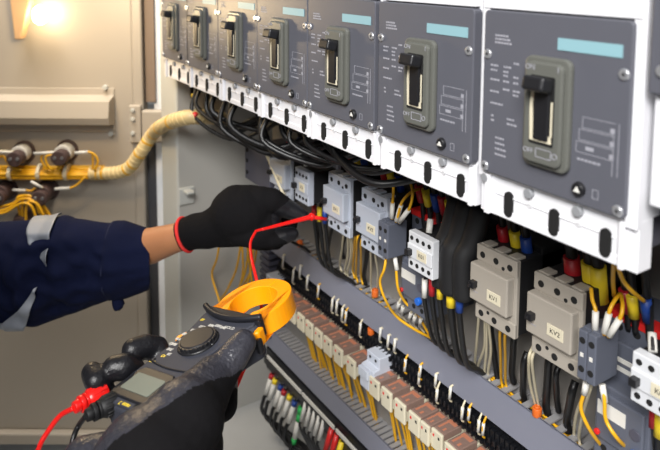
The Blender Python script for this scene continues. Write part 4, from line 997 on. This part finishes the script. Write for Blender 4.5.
tr = [[(Q(-.66,0,.20),.125),(Q(-.52,0,.17),.125)],[(Q(-.66,-.06,.19),.11),(Q(-.67,-.40,.20),.075),(Q(-.67,-.78,.18),.060)],[(Q(-.51,-.06,.17),.11),(Q(-.50,-.40,.19),.075),(Q(-.50,-.78,.17),.060)]]
pchild(blob('trousers', tr, [M_['navy']], .008, 4))
for x, d in ((-.67,.20),(-.50,.19)):
    pchild(blob('boot', [[(Q(x,-.80,d-.02),.048),(Q(x+.01,-.815,d+.08),.042),(Q(x+.015,-.82,d+.16),.038)]], [M_['blackm']], .006, 3))
hc = Q(-.59,.74,.26)
hd = [[(Q(-.59,.50,.21),.062),(Q(-.59,.62,.22),.056)],[(hc+Vector((0,0,.02)),.088),(hc+fw*.012+Vector((0,0,-.03)),.078),(hc+fw*.035+Vector((0,0,-.075)),.045)],
 [(hc+fw*.088+Vector((0,0,.005)),.010),(hc+fw*.104+Vector((0,0,-.022)),.014)],[(hc+rx*.086,.012),(hc+rx*.086+Vector((0,0,-.025)),.010)],[(hc-rx*.086,.012),(hc-rx*.086+Vector((0,0,-.025)),.010)],
 [(hc+fw*.078+rx*.018+Vector((0,0,-.052)),.008),(hc+fw*.078-rx*.018+Vector((0,0,-.052)),.008)]]
head = pchild(blob('head', hd, [M_['skin']], .0035, 4))
for sgn in (-1,1):
    MB().sphere(hc+fw*.080+rx*.031*sgn+Vector((0,0,.008)), .011).build('eye', M_['cream'], head); MB().sphere(hc+fw*.088+rx*.031*sgn+Vector((0,0,.008)), .0052).build('iris', M_['hole'], head)
hr = blob('hair', [[(hc+Vector((0,0,.035))-fw*.012,.090),(hc-fw*.03+Vector((0,0,-.01)),.082)]], [M_['blackm']], .004, 3); hr.parent = head
# parts of the head follow it through the person's empty
for o in (head,):
    for ch in [x for x in C.objects if x.parent == o]: ch.matrix_parent_inverse = Matrix.Identity(4)
# ================================================================ LIGHT, CAMERA
def area(name, loc, target, size, power, col=(1,1,1), spread=3.14159):
    l = bpy.data.lights.new(name, 'AREA'); l.spread = spread; l.shape = 'RECTANGLE'; l.size = size[0]; l.size_y = size[1]; l.energy = power; l.color = col
    o = bpy.data.objects.new(name, l); C.objects.link(o); o.location = loc
    o.rotation_euler = (Vector(target)-Vector(loc)).to_track_quat('-Z', 'Y').to_euler(); return o
area('overhead_light', (.70,-.95,H+1.1), (-.28,.35,H-.1), (1.2,.8), 21.5, (1,.985,.965), 1.35)
area('overhead_light', (-.98,-.05,H+.80), (-1.3,.15,H+.22), (.5,.4), 6.5, (1,.93,.84), 1.6)  # added lamp to brighten the upper door, no fitting known there
pl = bpy.data.lights.new('flare_glow_light', 'POINT'); pl.energy = 1.7; pl.color = (1,.74,.42); pl.shadow_soft_size = .02  # added light for the wide warm flare glow, set off from the door
po = bpy.data.objects.new('flare_glow_light', pl); C.objects.link(po); po.location = dpt(46, 12, .20)
w = bpy.data.worlds.new('world'); bpy.context.scene.world = w; w.use_nodes = True
bg = w.node_tree.nodes['Background']; bg.inputs[0].default_value = (.93,.96,1,1); bg.inputs[1].default_value = .13
cd = bpy.data.cameras.new('camera'); co = bpy.data.objects.new('camera', cd); C.objects.link(co)
co.matrix_world = Matrix.Translation(O) @ RC.to_4x4()
cd.sensor_width = 36; cd.lens = F/660*36; cd.shift_y = (PY-225)/660; cd.clip_start = .01
cd.dof.use_dof = True; cd.dof.focus_distance = .57; cd.dof.aperture_fstop = 9
bpy.context.scene.camera = co
vs_ = bpy.context.scene.view_settings; vs_.view_transform = 'Standard'; vs_.look = 'None'; vs_.exposure = .0; vs_.gamma = 1
try: vs_.use_curve_mapping = False
except Exception: pass
